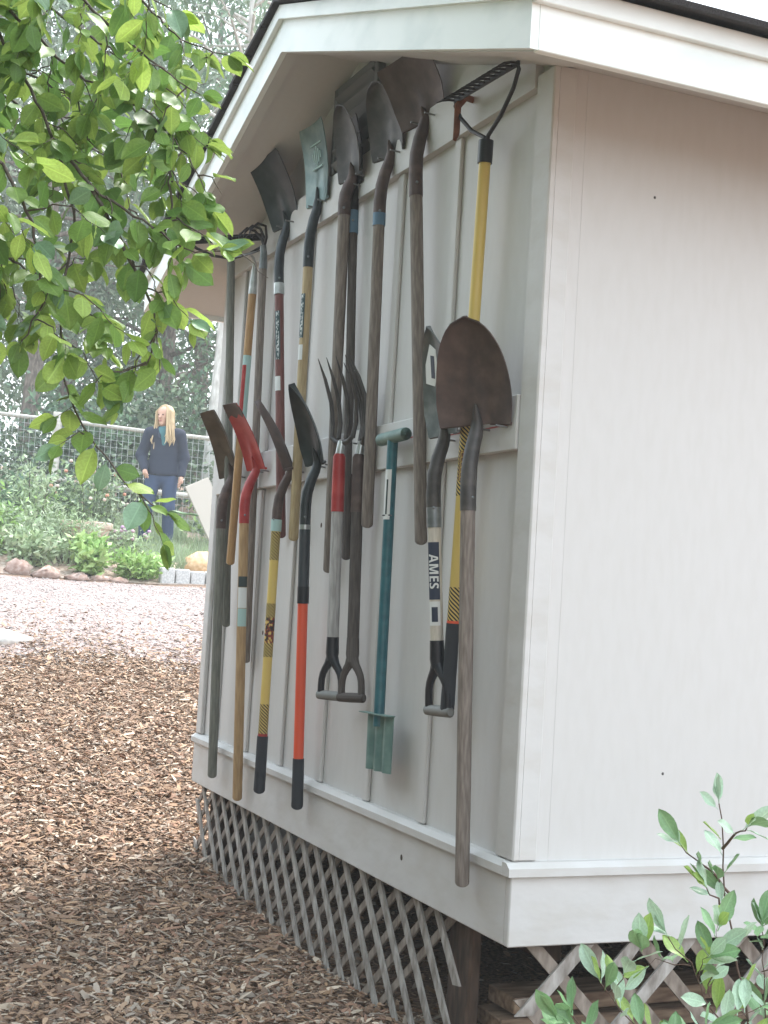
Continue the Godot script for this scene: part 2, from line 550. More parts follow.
# ------------------------------------------------------------------ scene
func _ready() -> void:
	rng.seed = 20240611
	gn = noise(0.05, 5, 3)
	# camera
	var cam := Camera3D.new()
	cam.fov = 40.122
	cam.near = 0.05
	cam.far = 400.0
	var fw := V(0.3928, 0.0612, -0.9176).normalized()
	var rt := V(0.9162, 0.0598, 0.3962)
	rt = (rt - fw * rt.dot(fw)).normalized()
	cam.transform = Transform3D(Basis(rt, rt.cross(fw), -fw), V(-1.7215, 1.2101, 3.0681))
	put(self, cam, "camera")
	cam.current = true
	# bright overcast sky and a very soft sun behind thin cloud
	var we := WorldEnvironment.new()
	var env := Environment.new()
	env.background_mode = Environment.BG_SKY
	var sm := ProceduralSkyMaterial.new()
	sm.sky_top_color = Color(0.88, 0.935, 0.985)
	sm.sky_horizon_color = Color(0.975, 0.985, 0.99)
	sm.sky_curve = 0.2
	sm.ground_bottom_color = Color(0.35, 0.32, 0.30)
	sm.ground_horizon_color = Color(0.6, 0.6, 0.58)
	sm.sun_angle_max = 1.0
	var sky := Sky.new()
	sky.sky_material = sm
	env.sky = sky
	env.background_energy_multiplier = 1.0
	env.tonemap_mode = Environment.TONE_MAPPER_LINEAR
	env.tonemap_exposure = 3.55
	env.sdfgi_enabled = true
	env.ssao_enabled = true
	env.ssil_enabled = true
	env.fog_enabled = true
	env.fog_density = 0.0045
	env.fog_light_color = Color(0.95, 0.97, 0.97)
	we.environment = env
	put(self, we, "world_environment")
	var sun := DirectionalLight3D.new()
	sun.light_energy = 0.8
	sun.light_color = Color(1.0, 0.985, 0.965)
	sun.light_angular_distance = 22.0
	sun.shadow_enabled = true
	sun.basis = Basis.looking_at(-V(0.46, 1.0, -0.36).normalized())
	put(self, sun, "sun")
	make_materials()
	make_ground()
	make_shed()
	make_tools()
	make_background()
	make_person()
	make_near_tree()
	make_shrub()

func make_ground() -> void:
	var xs := steps(-90, -8, 8) + steps(-7, -3, 8) + steps(-2.8, 3.0, 48) + steps(3.3, 9, 16) + steps(12, 90, 8)
	var zs := steps(-120, -22, 12) + steps(-20, -12.5, 20) + steps(-12.3, 1.5, 110) + steps(2, 9, 12) + steps(14, 60, 5)
	var o: Node3D = part(self, "ground", soil_sheet(xs, zs, 0.0), M.soil)
	tag(o, "", "", "", "structure")
	# path: a sheet between the mulch and the garden bed
	var b := MB.new()
	var px := steps(-9, 12, 105)
	var nz := 30
	for j in nz + 1:
		for x in px:
			var z := lerpf(path_edge(x), -10.35 + 0.16 * gn.get_noise_2d(x * 20.0, 3.0), float(j) / nz)
			var e := 0.12
			b.p(V(x, G(x, z) + 0.006, z), V(G(x - e, z) - G(x + e, z), 2 * e, G(x, z - e) - G(x, z + e)).normalized(), Vector2(x, z))
	for j in nz:
		for i in px.size() - 1:
			var a: int = j * px.size() + i
			b.ix.append_array([a, a + px.size(), a + 1, a + 1, a + px.size(), a + px.size() + 1])
	o = part(self, "path", b, M.path)
	tag(o, "", "", "", "structure")
	o = part(self, "garden_bed", soil_sheet(steps(-9, 12, 84), steps(-17, -10.5, 40), 0.005), M.bed)
	tag(o, "", "", "", "structure")
	# wood chips
	var cm := MB.new()
	for s in 3:
		var z0 := -0.5 + s / 3.0
		var z1 := -0.5 + (s + 1) / 3.0
		var bend := [0.0, 0.10, 0.16, 0.05]
		var wid := [0.30, 0.5, 0.42, 0.16]
		var th := [0.06, 0.14, 0.12, 0.04]
		var a := [V(-wid[s], bend[s], z0), V(wid[s] * 0.9, bend[s] * 0.7, z0), V(wid[s] * 0.9, bend[s] * 0.7 + th[s], z0), V(-wid[s], bend[s] + th[s], z0)]
		var d := [V(-wid[s + 1], bend[s + 1], z1), V(wid[s + 1] * 0.9, bend[s + 1] * 0.7, z1), V(wid[s + 1] * 0.9, bend[s + 1] * 0.7 + th[s + 1], z1), V(-wid[s + 1], bend[s + 1] + th[s + 1], z1)]
		var cen := V(0, 0.12, (z0 + z1) * 0.5)
		for k in 4:
			cm.qo(a[k], a[(k + 1) % 4], d[(k + 1) % 4], d[k], cen)
		if s == 0: cm.qo(a[0], a[1], a[2], a[3], cen)
		if s == 2: cm.qo(d[0], d[1], d[2], d[3], cen)
	var chips := cm.mesh()
	chips.surface_set_material(0, M.chip)
	var pal := [Color(0.44, 0.29, 0.19), Color(0.34, 0.21, 0.13), Color(0.27, 0.16, 0.10), Color(0.15, 0.09, 0.06), Color(0.31, 0.16, 0.10), Color(0.42, 0.35, 0.29), Color(0.60, 0.49, 0.38), Color(0.38, 0.23, 0.13), Color(0.22, 0.135, 0.09)]
	var xf := []
	var cl := []
	var tries := 0
	while xf.size() < 175000 and tries < 480000:
		tries += 1
		var x := rng.randf_range(-2.7, 2.4)
		var z := rng.randf_range(-8.6, 0.9)
		if x > 0.12 and z > -WID - 0.05 and x < 3.3: # under the shed
			if rng.randf() > 0.10: continue
		var pe := path_edge(x)
		if z < pe:
			if rng.randf() > 0.7 * exp((z - pe) * 1.7): continue
		if x < -2.0 and rng.randf() < 0.5: continue
		var L := rng.randf_range(0.010, 0.042)
		if rng.randf() < 0.06: L = rng.randf_range(0.045, 0.095)
		var w := L * rng.randf_range(0.16, 0.5)
		w = minf(w, 0.019)
		if rng.randf() < 0.012:
			L = rng.randf_range(0.09, 0.19)
			w = 0.005
		var bs := Basis(V(0, 1, 0), rng.randf() * TAU) * Basis(V(1, 0, 0), rng.randfn(0, 0.28)) * Basis(V(0, 0, 1), rng.randfn(0, 0.4))
		bs = bs * Basis.from_scale(V(w, rng.randf_range(0.006, 0.016), L))
		xf.append(Transform3D(bs, V(x, G(x, z) + rng.randf_range(-0.003, 0.014), z)))
		var c: Color = pal[rng.randi() % pal.size()]
		cl.append(dim(c.lerp(Color(0.46, 0.36, 0.27), 0.15), rng.randf_range(0.64, 1.08)))
	o = scatter("wood_chip_mulch", chips, xf, cl)
	tag(o, "loose brown wood chip mulch covering the ground beside the shed", "mulch", "", "stuff")
	# gravel on the path
	var pm := MB.new()
	pm.ball(Vector3.ZERO, V(1, 0.6, 0.8), 6, 4)
	var peb := pm.mesh()
	peb.surface_set_material(0, M.pebble)
	xf = []
	cl = []
	for i in 26000:
		var x := rng.randf_range(-3.0, 4.5)
		var z := lerpf(path_edge(x) + 0.3, -10.4, pow(rng.randf(), 1.1))
		var s := rng.randf_range(0.004, 0.011)
		if rng.randf() < 0.03: s *= 2.0
		xf.append(Transform3D(Basis(V(0, 1, 0), rng.randf() * TAU) * Basis.from_scale(V(s, s, s)), V(x, G(x, z) + 0.007, z)))
		var g := rng.randf_range(0.16, 0.44)
		cl.append(Color(g * 1.05, g * 0.92, g * 0.88))
	o = scatter("path_gravel", peb, xf, cl)
	tag(o, "fine pinkish gravel spread over the pale path", "gravel", "", "stuff")

func scatter(called: String, mesh: Mesh, xf: Array, cl: Array, parent: Node = self) -> MultiMeshInstance3D:
	var mm := MultiMesh.new()
	mm.transform_format = MultiMesh.TRANSFORM_3D
	mm.use_colors = cl.size() > 0
	mm.mesh = mesh
	mm.instance_count = xf.size()
	for i in xf.size():
		mm.set_instance_transform(i, xf[i])
		if cl.size(): mm.set_instance_color(i, cl[i])
	var o := MultiMeshInstance3D.new()
	o.multimesh = mm
	put(parent, o, called)
	return o

# ------------------------------------------------------------------ shed
func yb(z: float) -> float: # underside of the rake fascia
	return LY + 2.497 - PITCH * absf(z + WID * 0.5)

func make_shed() -> void:
	var s := thing("garden_shed", "pale grey painted wooden shed with white eaves and lattice skirt", "shed")
	var GO := -0.287     # gable overhang
	var EO := 0.38       # eave overhang
	var XB := 3.3        # back of the shed
	var ZM := -WID * 0.5
	# walls
	var b := MB.new()
	b.prism(PackedVector2Array([Vector2(0, LY - 0.16), Vector2(-WID, LY - 0.16), Vector2(-WID, yb(-WID) + 0.03), Vector2(ZM, yb(ZM) + 0.03), Vector2(0, yb(0) + 0.03)]), V(0, 0, 0), V(0, 0, 1), V(0, 1, 0), V(0.09, 0, 0))
	part(s, "gable_wall", b, M.paint)
	b = MB.new()
	b.bx(V(0.0905, LY - 0.16, -0.09), V(XB, yb(0.0) + 0.024, 0.0))
	part(s, "side_wall", b, M.paint)
	b = MB.new()
	b.bx(V(0.0905, 0.0, -WID), V(XB, yb(0.0) + 0.024, -WID + 0.09))
	part(s, "far_wall", b, M.paint)
	b = MB.new()
	b.bx(V(XB - 0.09, -0.05, -WID + 0.0905), V(XB, LY + 1.93, -0.0905))
	part(s, "back_wall", b, M.paint)
	b = MB.new()
	b.bx(V(0.0905, LY - 0.16, -WID + 0.0905), V(XB - 0.0905, LY - 0.05, -0.0905))
	part(s, "floor", b, M.raw_lumber)
	# battens on the gable wall, between skirting ledge and upper rail
	for k in 6:
		var z := -0.54 - 0.406 * k
		for seg in [[LY + 0.036, LY + 1.057], [LY + 1.2022, LY + 1.999]]:
			b = MB.new()
			b.bx(V(-0.013, seg[0], z - 0.021), V(-0.0002, seg[1], z + 0.021), 0.003)
			part(s, "batten", b, M.paint)
	for zz in [[-0.072, 0.018], [-WID - 0.0, -WID + 0.07]]:
		b = MB.new()
		b.bx(V(-0.019, LY + 0.036, zz[0]), V(-0.0002, yb(zz[1]) + 0.018 if zz[1] > -1 else yb(zz[0]) + 0.018, zz[1]), 0.004)
		part(s, "corner_board", b, M.paint_trim)
	b = MB.new()
	b.bx(V(0.0, LY + 0.036, 0.0002), V(0.052, yb(0.012) + 0.02, 0.012), 0.003)
	part(s, "corner_board", b, M.paint_trim)
	# tool rails
	b = MB.new()
	var top := PackedVector2Array([Vector2(-0.074, LY + 2.0), Vector2(-WID + 0.072, LY + 2.0)])
	for z in [-WID + 0.072, -2.5, -2.3, -0.5, -0.3, -0.074]:
		top.append(Vector2(z, minf(LY + 2.145, yb(z) + 0.016)))
	b.prism(top, V(-0.024, 0, 0), V(0, 0, 1), V(0, 1, 0), V(0.0238, 0, 0))
	part(s, "tool_rail", b, M.paint_trim)
	b = MB.new()
	b.bx(V(-0.024, LY + 1.058, -WID + 0.072), V(-0.0002, LY + 1.2012, -0.074), 0.003)
	part(s, "tool_rail", b, M.paint_trim)
	# ledge and skirting, gable side then eave side
	b = MB.new()
	var led := PackedVector2Array([Vector2(0, 0.002), Vector2(-0.038, 0.002), Vector2(-0.038, 0.022), Vector2(-0.020, 0.034), Vector2(0, 0.034)])
	b.prism(led, V(-0.0002, LY, -WID), V(1, 0, 0), V(0, 1, 0), V(0, 0, WID))
	part(s, "ledge", b, M.paint_trim)
	b = MB.new()
	b.prism(led, V(-0.038, LY, 0.0002), V(0, 0, -1), V(0, 1, 0), V(XB + 0.038, 0, 0))
	part(s, "ledge", b, M.paint_trim)
	b = MB.new()
	b.bx(V(-0.024, LY - 0.17, -WID), V(-0.0002, LY + 0.0015, 0.0), 0.003)
	part(s, "skirting_board", b, M.paint_trim)
	b = MB.new()
	b.bx(V(-0.024, LY - 0.17, 0.0005), V(XB, LY + 0.0015, 0.024), 0.003)
	part(s, "skirting_board", b, M.paint_trim)
	# gable vent; dark backing plate stands for the shaded opening
	var vz := -1.36
	b = MB.new()
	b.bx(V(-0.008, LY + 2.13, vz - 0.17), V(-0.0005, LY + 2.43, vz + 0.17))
	var vent := part(s, "gable_vent", b, M.vent_shaded_grey)
	for f in [[V(-0.03, LY + 2.146, vz - 0.20), V(-0.001, LY + 2.46, vz - 0.17)], [V(-0.03, LY + 2.146, vz + 0.17), V(-0.001, LY + 2.44, vz + 0.20)], [V(-0.03, LY + 2.43, vz - 0.17), V(-0.001, LY + 2.46, vz + 0.17)]]:
		b = MB.new()
		b.bx(f[0], f[1], 0.003)
		part(vent, "frame", b, M.vent_shaded_grey)
	for k in 6:
		b = MB.new()
		b.box(Transform3D(Basis(V(0, 0, 1), -0.75), V(-0.022, LY + 2.165 + k * 0.048, vz)), V(0.045, 0.006, 0.335))
		part(vent, "louver", b, M.vent_shaded_grey)
	# roof: deck, soffits, fascias, mouldings, shingles
	var roof_b := MB.new()
	for sd in [1.0, -1.0]:
		var z1: float = ZM + sd * (WID * 0.5 + EO - 0.02)
		var y0 := yb(ZM) + 0.135
		var y1 := yb(z1) + 0.135
		roof_b.prism(PackedVector2Array([Vector2(ZM, y0), Vector2(z1, y1), Vector2(z1, y1 + 0.02), Vector2(ZM, y0 + 0.02)]), V(GO + 0.001, 0, 0), V(0, 0, 1), V(0, 1, 0), V(XB + 0.6, 0, 0))
	var roof := part(s, "roof", roof_b, M.paint)
	for sd in [1.0, -1.0]:
		var ze: float = ZM + sd * (WID * 0.5 + EO)
		# rake soffit (follows the slope) with a trim strip along the wall
		b = MB.new()
		b.prism(PackedVector2Array([Vector2(ZM, yb(ZM) + 0.022), Vector2(ze - sd * 0.024, yb(ze) + 0.022), Vector2(ze - sd * 0.024, yb(ze) + 0.034), Vector2(ZM, yb(ZM) + 0.034)]), V(GO + 0.021, 0, 0), V(0, 0, 1), V(0, 1, 0), V(-GO - 0.0212, 0, 0))
		part(roof, "soffit", b, M.paint)
		# inner soffit trims
		for xx in [[GO + 0.0212, GO + 0.062]]:
			b = MB.new()
			b.prism(PackedVector2Array([Vector2(ZM, yb(ZM) + 0.004), Vector2(ze - sd * 0.024, yb(ze) + 0.004), Vector2(ze - sd * 0.024, yb(ze) + 0.0215), Vector2(ZM, yb(ZM) + 0.0215)]), V(xx[0], 0, 0), V(0, 0, 1), V(0, 1, 0), V(xx[1] - xx[0], 0, 0))
			part(roof, "soffit_trim", b, M.paint_trim)
		# rake fascia board
		b = MB.new()
		b.prism(PackedVector2Array([Vector2(ZM, yb(ZM)), Vector2(ze - sd * 0.0005, yb(ze)), Vector2(ze - sd * 0.0005, yb(ze) + 0.135), Vector2(ZM, yb(ZM) + 0.135)]), V(GO, 0, 0), V(0, 0, 1), V(0, 1, 0), V(0.02, 0, 0))
		part(roof, "rake_fascia", b, M.fascia)
		b = MB.new()
		b.prism(PackedVector2Array([Vector2(ZM, yb(ZM) + 0.112), Vector2(ze + sd * 0.018, yb(ze + sd * 0.018) + 0.112), Vector2(ze + sd * 0.018, yb(ze + sd * 0.018) + 0.16), Vector2(ZM, yb(ZM) + 0.16)]), V(GO - 0.018, 0, 0), V(0, 0, 1), V(0, 1, 0), V(0.0178, 0, 0))
		part(roof, "rake_moulding", b, M.fascia)
		# eave fascia, moulding and level eave soffit
		b = MB.new()
		b.bx(V(GO + 0.0205, yb(ze), ze - sd * 0.022), V(XB + 0.3, yb(ze) + 0.128, ze - sd * 0.0005), 0.002)
		part(roof, "eave_fascia", b, M.fascia)
		b = MB.new()
		b.bx(V(GO + 0.0002, yb(ze) + 0.103, ze + sd * 0.0002), V(XB + 0.3, yb(ze) + 0.152, ze + sd * 0.018), 0.002)
		part(roof, "eave_moulding", b, M.fascia)
		b = MB.new()
		var zw: float = ZM + sd * (WID * 0.5 + 0.001)
		b.prism(PackedVector2Array([Vector2(zw, yb(zw) + 0.022), Vector2(ze - sd * 0.024, yb(ze) + 0.022), Vector2(ze - sd * 0.024, yb(ze) + 0.034), Vector2(zw, yb(zw) + 0.034)]), V(0.0005, 0, 0), V(0, 0, 1), V(0, 1, 0), V(XB + 0.29, 0, 0))
		part(roof, "eave_soffit", b, M.paint)
		# shingles, three-tab courses
		var slope := atan(PITCH)
		var run := WID * 0.5 + EO + 0.05
		var tab := MB.new()
		tab.box(Transform3D(), V(0.345, 0.014, 0.20))
		var tabm := tab.mesh()
		var nrow := 12
		for r in nrow:
			var d := run * (1.0 - (r + 0.5) / nrow)
			var x := GO - 0.045 - (0.175 if r % 2 else 0.0)
			while x < XB + 0.3:
				var w := 0.345
				var x0 := maxf(x, GO - 0.047 + rng.randf_range(0.0, 0.008))
				var w2 := minf(x + w, XB + 0.33) - x0
				if w2 > 0.02:
					var z: float = ZM + sd * d
					var t := Transform3D(Basis(V(1, 0, 0), sd * (slope - 0.035)), V(x0 + w2 * 0.5, yb(z) + 0.177 + rng.randf_range(-0.002, 0.002), z))
					t.basis = t.basis * Basis(V(0, 1, 0), rng.randf_range(-0.012, 0.012)) * Basis.from_scale(V((w2 - 0.004) / 0.345, 1, 1))
					part(roof, "shingle", tabm, M.shingle, t)
				x += w
	# lattice skirt, two crossed layers of slats
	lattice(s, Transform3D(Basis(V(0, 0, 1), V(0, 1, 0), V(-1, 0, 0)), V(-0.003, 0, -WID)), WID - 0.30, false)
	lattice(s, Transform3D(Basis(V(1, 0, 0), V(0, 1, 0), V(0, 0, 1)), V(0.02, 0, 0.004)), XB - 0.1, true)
	# post, joist and stacked lumber under the floor
	b = MB.new()
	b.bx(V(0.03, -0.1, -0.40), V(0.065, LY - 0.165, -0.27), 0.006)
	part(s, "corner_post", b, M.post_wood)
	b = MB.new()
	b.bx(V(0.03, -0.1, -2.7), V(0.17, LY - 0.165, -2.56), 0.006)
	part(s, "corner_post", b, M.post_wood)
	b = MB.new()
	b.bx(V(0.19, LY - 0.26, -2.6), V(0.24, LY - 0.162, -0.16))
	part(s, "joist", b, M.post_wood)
	for k in [[0.08, 0.165, -0.30, 0.03], [0.05, 0.11, -0.26, -0.02], [0.10, 0.06, -0.20, 0.0]]:
		var l := thing("lumber_board", ["rough brown board on top of the stack under the shed floor", "rough brown board in the middle of the stack under the shed", "rough brown board lowest in the stack under the shed"][used.get("%d/lumber_board" % get_instance_id(), 0)], "board", Transform3D(Basis(V(0, 1, 0), k[3]), V(k[0] + 0.95, k[1], k[2])), "boards stacked under the shed")
		b = MB.new()
		b.bx(V(-0.9, -0.02, -0.07), V(0.9, 0.022, 0.07), 0.003)
		part(l, "plank", b, M.raw_lumber)
	# knots and old nail holes in the paint
	for k in [[-0.62, LY - 0.075], [-2.06, LY + 0.5], [-1.5, LY + 0.9]]:
		b = MB.new()
		b.ball(V(-0.0245 if k[1] < LY else -0.0002, k[1], k[0]), V(0.0015, 0.009, 0.008), 8, 5)
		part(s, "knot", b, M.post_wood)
	for k in [[0.31, LY + 1.75], [0.9, LY + 0.7], [0.42, LY + 0.25], [0.73, LY + 1.2]]:
		b = MB.new()
		b.ball(V(k[0], k[1], 0.0), V(0.004, 0.004, 0.0015), 8, 5)
		part(s, "nail_hole", b, M.rust_grey)
	# red pencil outlines left on the lower rail
	for k in [[-0.30, -0.10, 1.123], [-0.50, -0.38, 1.125], [-0.90, -0.70, 1.14]]:
		b = MB.new()
		b.bx(V(-0.0252, LY + k[2], k[0]), V(-0.0246, LY + k[2] + 0.004, k[1]))
		part(s, "red_mark", b, M.red_mark)

func lattice(s: Node, xf: Transform3D, length: float, broken: bool) -> void:
	var b := MB.new()
	var ytop := LY - 0.172
	b.bx(V(0, ytop + 0.002, -0.03), V(length, ytop + 0.05, -0.0155))
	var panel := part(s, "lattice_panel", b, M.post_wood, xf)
	var y1 := ytop
	for layer in 2:
		var sg := 1.0 if layer == 0 else -1.0
		if broken:
			sg = -sg
		var pitch := 0.155 if broken else (0.135 if layer == 0 else 0.118)
		var run := 1.0 if broken else (0.84 if layer == 0 else 1.25) # slats run steep in front, flatter behind
		var n := int((length + 0.7) / pitch)
		var w := 0.05 if broken else 0.038 # width measured along the ground
		for k in n:
			var t := -0.6 + k * pitch + rng.randf_range(-0.004, 0.004) # foot of the slat at the top line
			var top := y1 - rng.randf_range(0.0, 0.006)
			var bot := (-0.03 if not broken else -0.04)
			if broken and layer == 0 and k % 2 == 0:
				bot = top - rng.randf_range(0.05, 0.10)
			# points along the slat: s = t + sg * (y1 - y)
			var sa := t
			var sb := t + sg * run * (y1 - bot)
			if sg > 0.0:
				sa = t
			var lo := 0.0
			var hi := length
			if not broken and layer == 1:
				hi = length - 0.03
			if not broken and sg > 0.0 and t > length - 0.14:
				if t > length - 0.02: continue
				hi = t + 0.17
			# clip to 0..length
			var ya := top
			var yb2 := bot
			sa = t + sg * run * (y1 - ya)
			if sg > 0.0:
				if sa < lo: ya = y1 - (lo - t) / run; sa = lo
				if sb > hi: yb2 = y1 - (hi - t) / run; sb = hi
			else:
				if sa > hi: ya = y1 - (t - hi) / run; sa = hi
				if sb < lo: yb2 = y1 - (t - lo) / run; sb = lo
			if ya - yb2 < 0.03: continue
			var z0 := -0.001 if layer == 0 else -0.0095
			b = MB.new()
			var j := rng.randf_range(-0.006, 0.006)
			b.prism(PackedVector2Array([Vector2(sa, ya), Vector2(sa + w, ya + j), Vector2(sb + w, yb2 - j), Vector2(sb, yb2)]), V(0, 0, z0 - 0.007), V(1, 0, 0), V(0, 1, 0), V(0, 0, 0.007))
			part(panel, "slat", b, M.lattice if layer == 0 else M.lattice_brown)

# ------------------------------------------------------------------ tools
func tool_frame(top: Vector3, bot: Vector3, yaw: float) -> Transform3D:
	var y := (top - bot).normalized()
	var z := V(-1, 0, 0)
	z = (z - y * z.dot(y)).normalized()
	var x := y.cross(z)
	return Transform3D(Basis(x, y, z) * Basis(V(0, 1, 0), deg_to_rad(yaw)), bot)

func handle(o: Node, called: String, y0: float, y1: float, r0: float, r1: float, m: Material, round_end := true) -> void:
	var b := MB.new()
	var pts := []
	var rad := []
	if round_end:
		for k in 4:
			var a := k / 4.0 * PI / 2
			pts.append(V(0, y0 + r0 * 0.8 * (1 - sin(a)) * 1.0, 0)); rad.append(maxf(r0 * cos(PI / 2 - a), 0.0005))
		pts.reverse()
		rad.reverse()
		pts = []
		rad = []
		for k in 5:
			var a := k / 5.0 * PI / 2
			pts.append(V(0, y0 + r0 * 0.7 * (1 - cos(a)), 0)); rad.append(maxf(r0 * sin(a), 0.0004))
	var n := 8
	var wob := 0.0003
	for k in n + 1:
		var t := float(k) / n
		pts.append(V(rng.randf_range(-wob, wob), lerpf(y0 + (r0 * 0.7 if round_end else 0.0), y1, t), rng.randf_range(-wob, wob)))
		rad.append(lerpf(r0, r1, t) * (1.0 + rng.randf_range(-0.006, 0.006)))
	b.tube(pts, rad, 14, true, 2.5)
	part(o, called, b, m)

func sleeve(o: Node, called: String, y0: float, y1: float, r: float, m: Material) -> void:
	var b := MB.new()
	b.tube([V(0, y0, 0), V(0, lerpf(y0, y1, 0.5), 0), V(0, y1, 0)], [r, r, r], 16, true, 1.0)
	part(o, called, b, m)

func sticker(o: Node, called: String, y0: float, y1: float, r: float, cen: float, half: float, m: Material) -> void:
	var b := MB.new()
	var c := deg_to_rad(cen)
	var h := deg_to_rad(half)
	b.sheet(func(u: float, v: float) -> Vector3:
		var a := c + h * (1.0 - 2.0 * u)
		return V(cos(a) * r, lerpf(y0, y1, v), sin(a) * r), 8, 2, 0.0006)
	part(o, called, b, m)

func lettering(o: Node, called: String, txt: String, yc: float, size: float, r: float, cen: float, m: Material) -> void:
	var tm := TextMesh.new()
	var f := SystemFont.new()
	f.font_names = PackedStringArray(["Droid Sans"])
	f.font_weight = 800
	tm.font = f
	tm.text = txt
	tm.font_size = 32
	tm.pixel_size = size / 32.0
	tm.depth = 0.0008
	tm.curve_step = 2.0
	var arr := tm.get_mesh_arrays()
	var src: PackedVector3Array = arr[Mesh.ARRAY_VERTEX]
	var idx: PackedInt32Array = arr[Mesh.ARRAY_INDEX]
	var tri := []
	for k in range(0, idx.size(), 3):
		var q := [src[idx[k]], src[idx[k + 1]], src[idx[k + 2]]]
		if q[0].z > 0.0 and q[1].z > 0.0 and q[2].z > 0.0: # the printed face
			tri.append(q)
	for pass_no in 3: # split so that the letters follow the round handle
		var nxt := []
		for q in tri:
			var ab: Vector3 = (q[0] + q[1]) * 0.5
			var bc: Vector3 = (q[1] + q[2]) * 0.5
			var ca: Vector3 = (q[2] + q[0]) * 0.5
			nxt.append_array([[q[0], ab, ca], [ab, q[1], bc], [ca, bc, q[2]], [ab, bc, ca]])
		tri = nxt
	var c := deg_to_rad(cen)
	var mb := MB.new()
	for q in tri:
		var i0 := mb.v.size()
		for e in 3:
			var p: Vector3 = q[e]
			var a := c - p.y / r
			mb.p(V(cos(a) * (r + 0.001), yc - p.x, sin(a) * (r + 0.001)), V(cos(a), 0, sin(a)))
		mb.ix.append_array([i0, i0 + 1, i0 + 2])
	var am := mb.mesh()
	part(o, called, am, m)

func d_grip(o: Node, y: float, m: Material, bar: Material, len := 0.155, wid := 0.055, ang := 0.0) -> void: # hangs below y
	var bs := Basis(V(0, 1, 0), ang)
	var b := MB.new()
	b.tube([V(0, y + 0.03, 0), V(0, y - 0.02, 0), V(0, y - 0.045, 0)], [0.0195, 0.021, 0.0175], 14)
	for sg in [-1.0, 1.0]:
		var pts := []
		for k in [[0.003, 0.025], [0.008, 0.042], [wid * 0.36, 0.056], [wid * 0.62, 0.070], [wid * 0.84, 0.086], [wid * 0.96, 0.104], [wid, 0.125], [wid, len]]:
			pts.append(bs * V(sg * k[0], y - k[1], 0))
		b.tube(pts, [0.016, 0.0155, 0.0135, 0.0120, 0.0112, 0.011, 0.011, 0.0115], 10, true, 1.0, 1.0, bs * V(0, 0, 1))
	var g := part(o, "d_grip", b, m)
	b = MB.new()
	b.tube([bs * V(-wid - 0.012, y - len, 0), bs * V(-wid - 0.009, y - len, 0), bs * V(0, y - len, 0), bs * V(wid + 0.009, y - len, 0), bs * V(wid + 0.012, y - len, 0)], [0.010, 0.0145, 0.0155, 0.0145, 0.010], 12)
	part(g, "crossbar", b, bar)

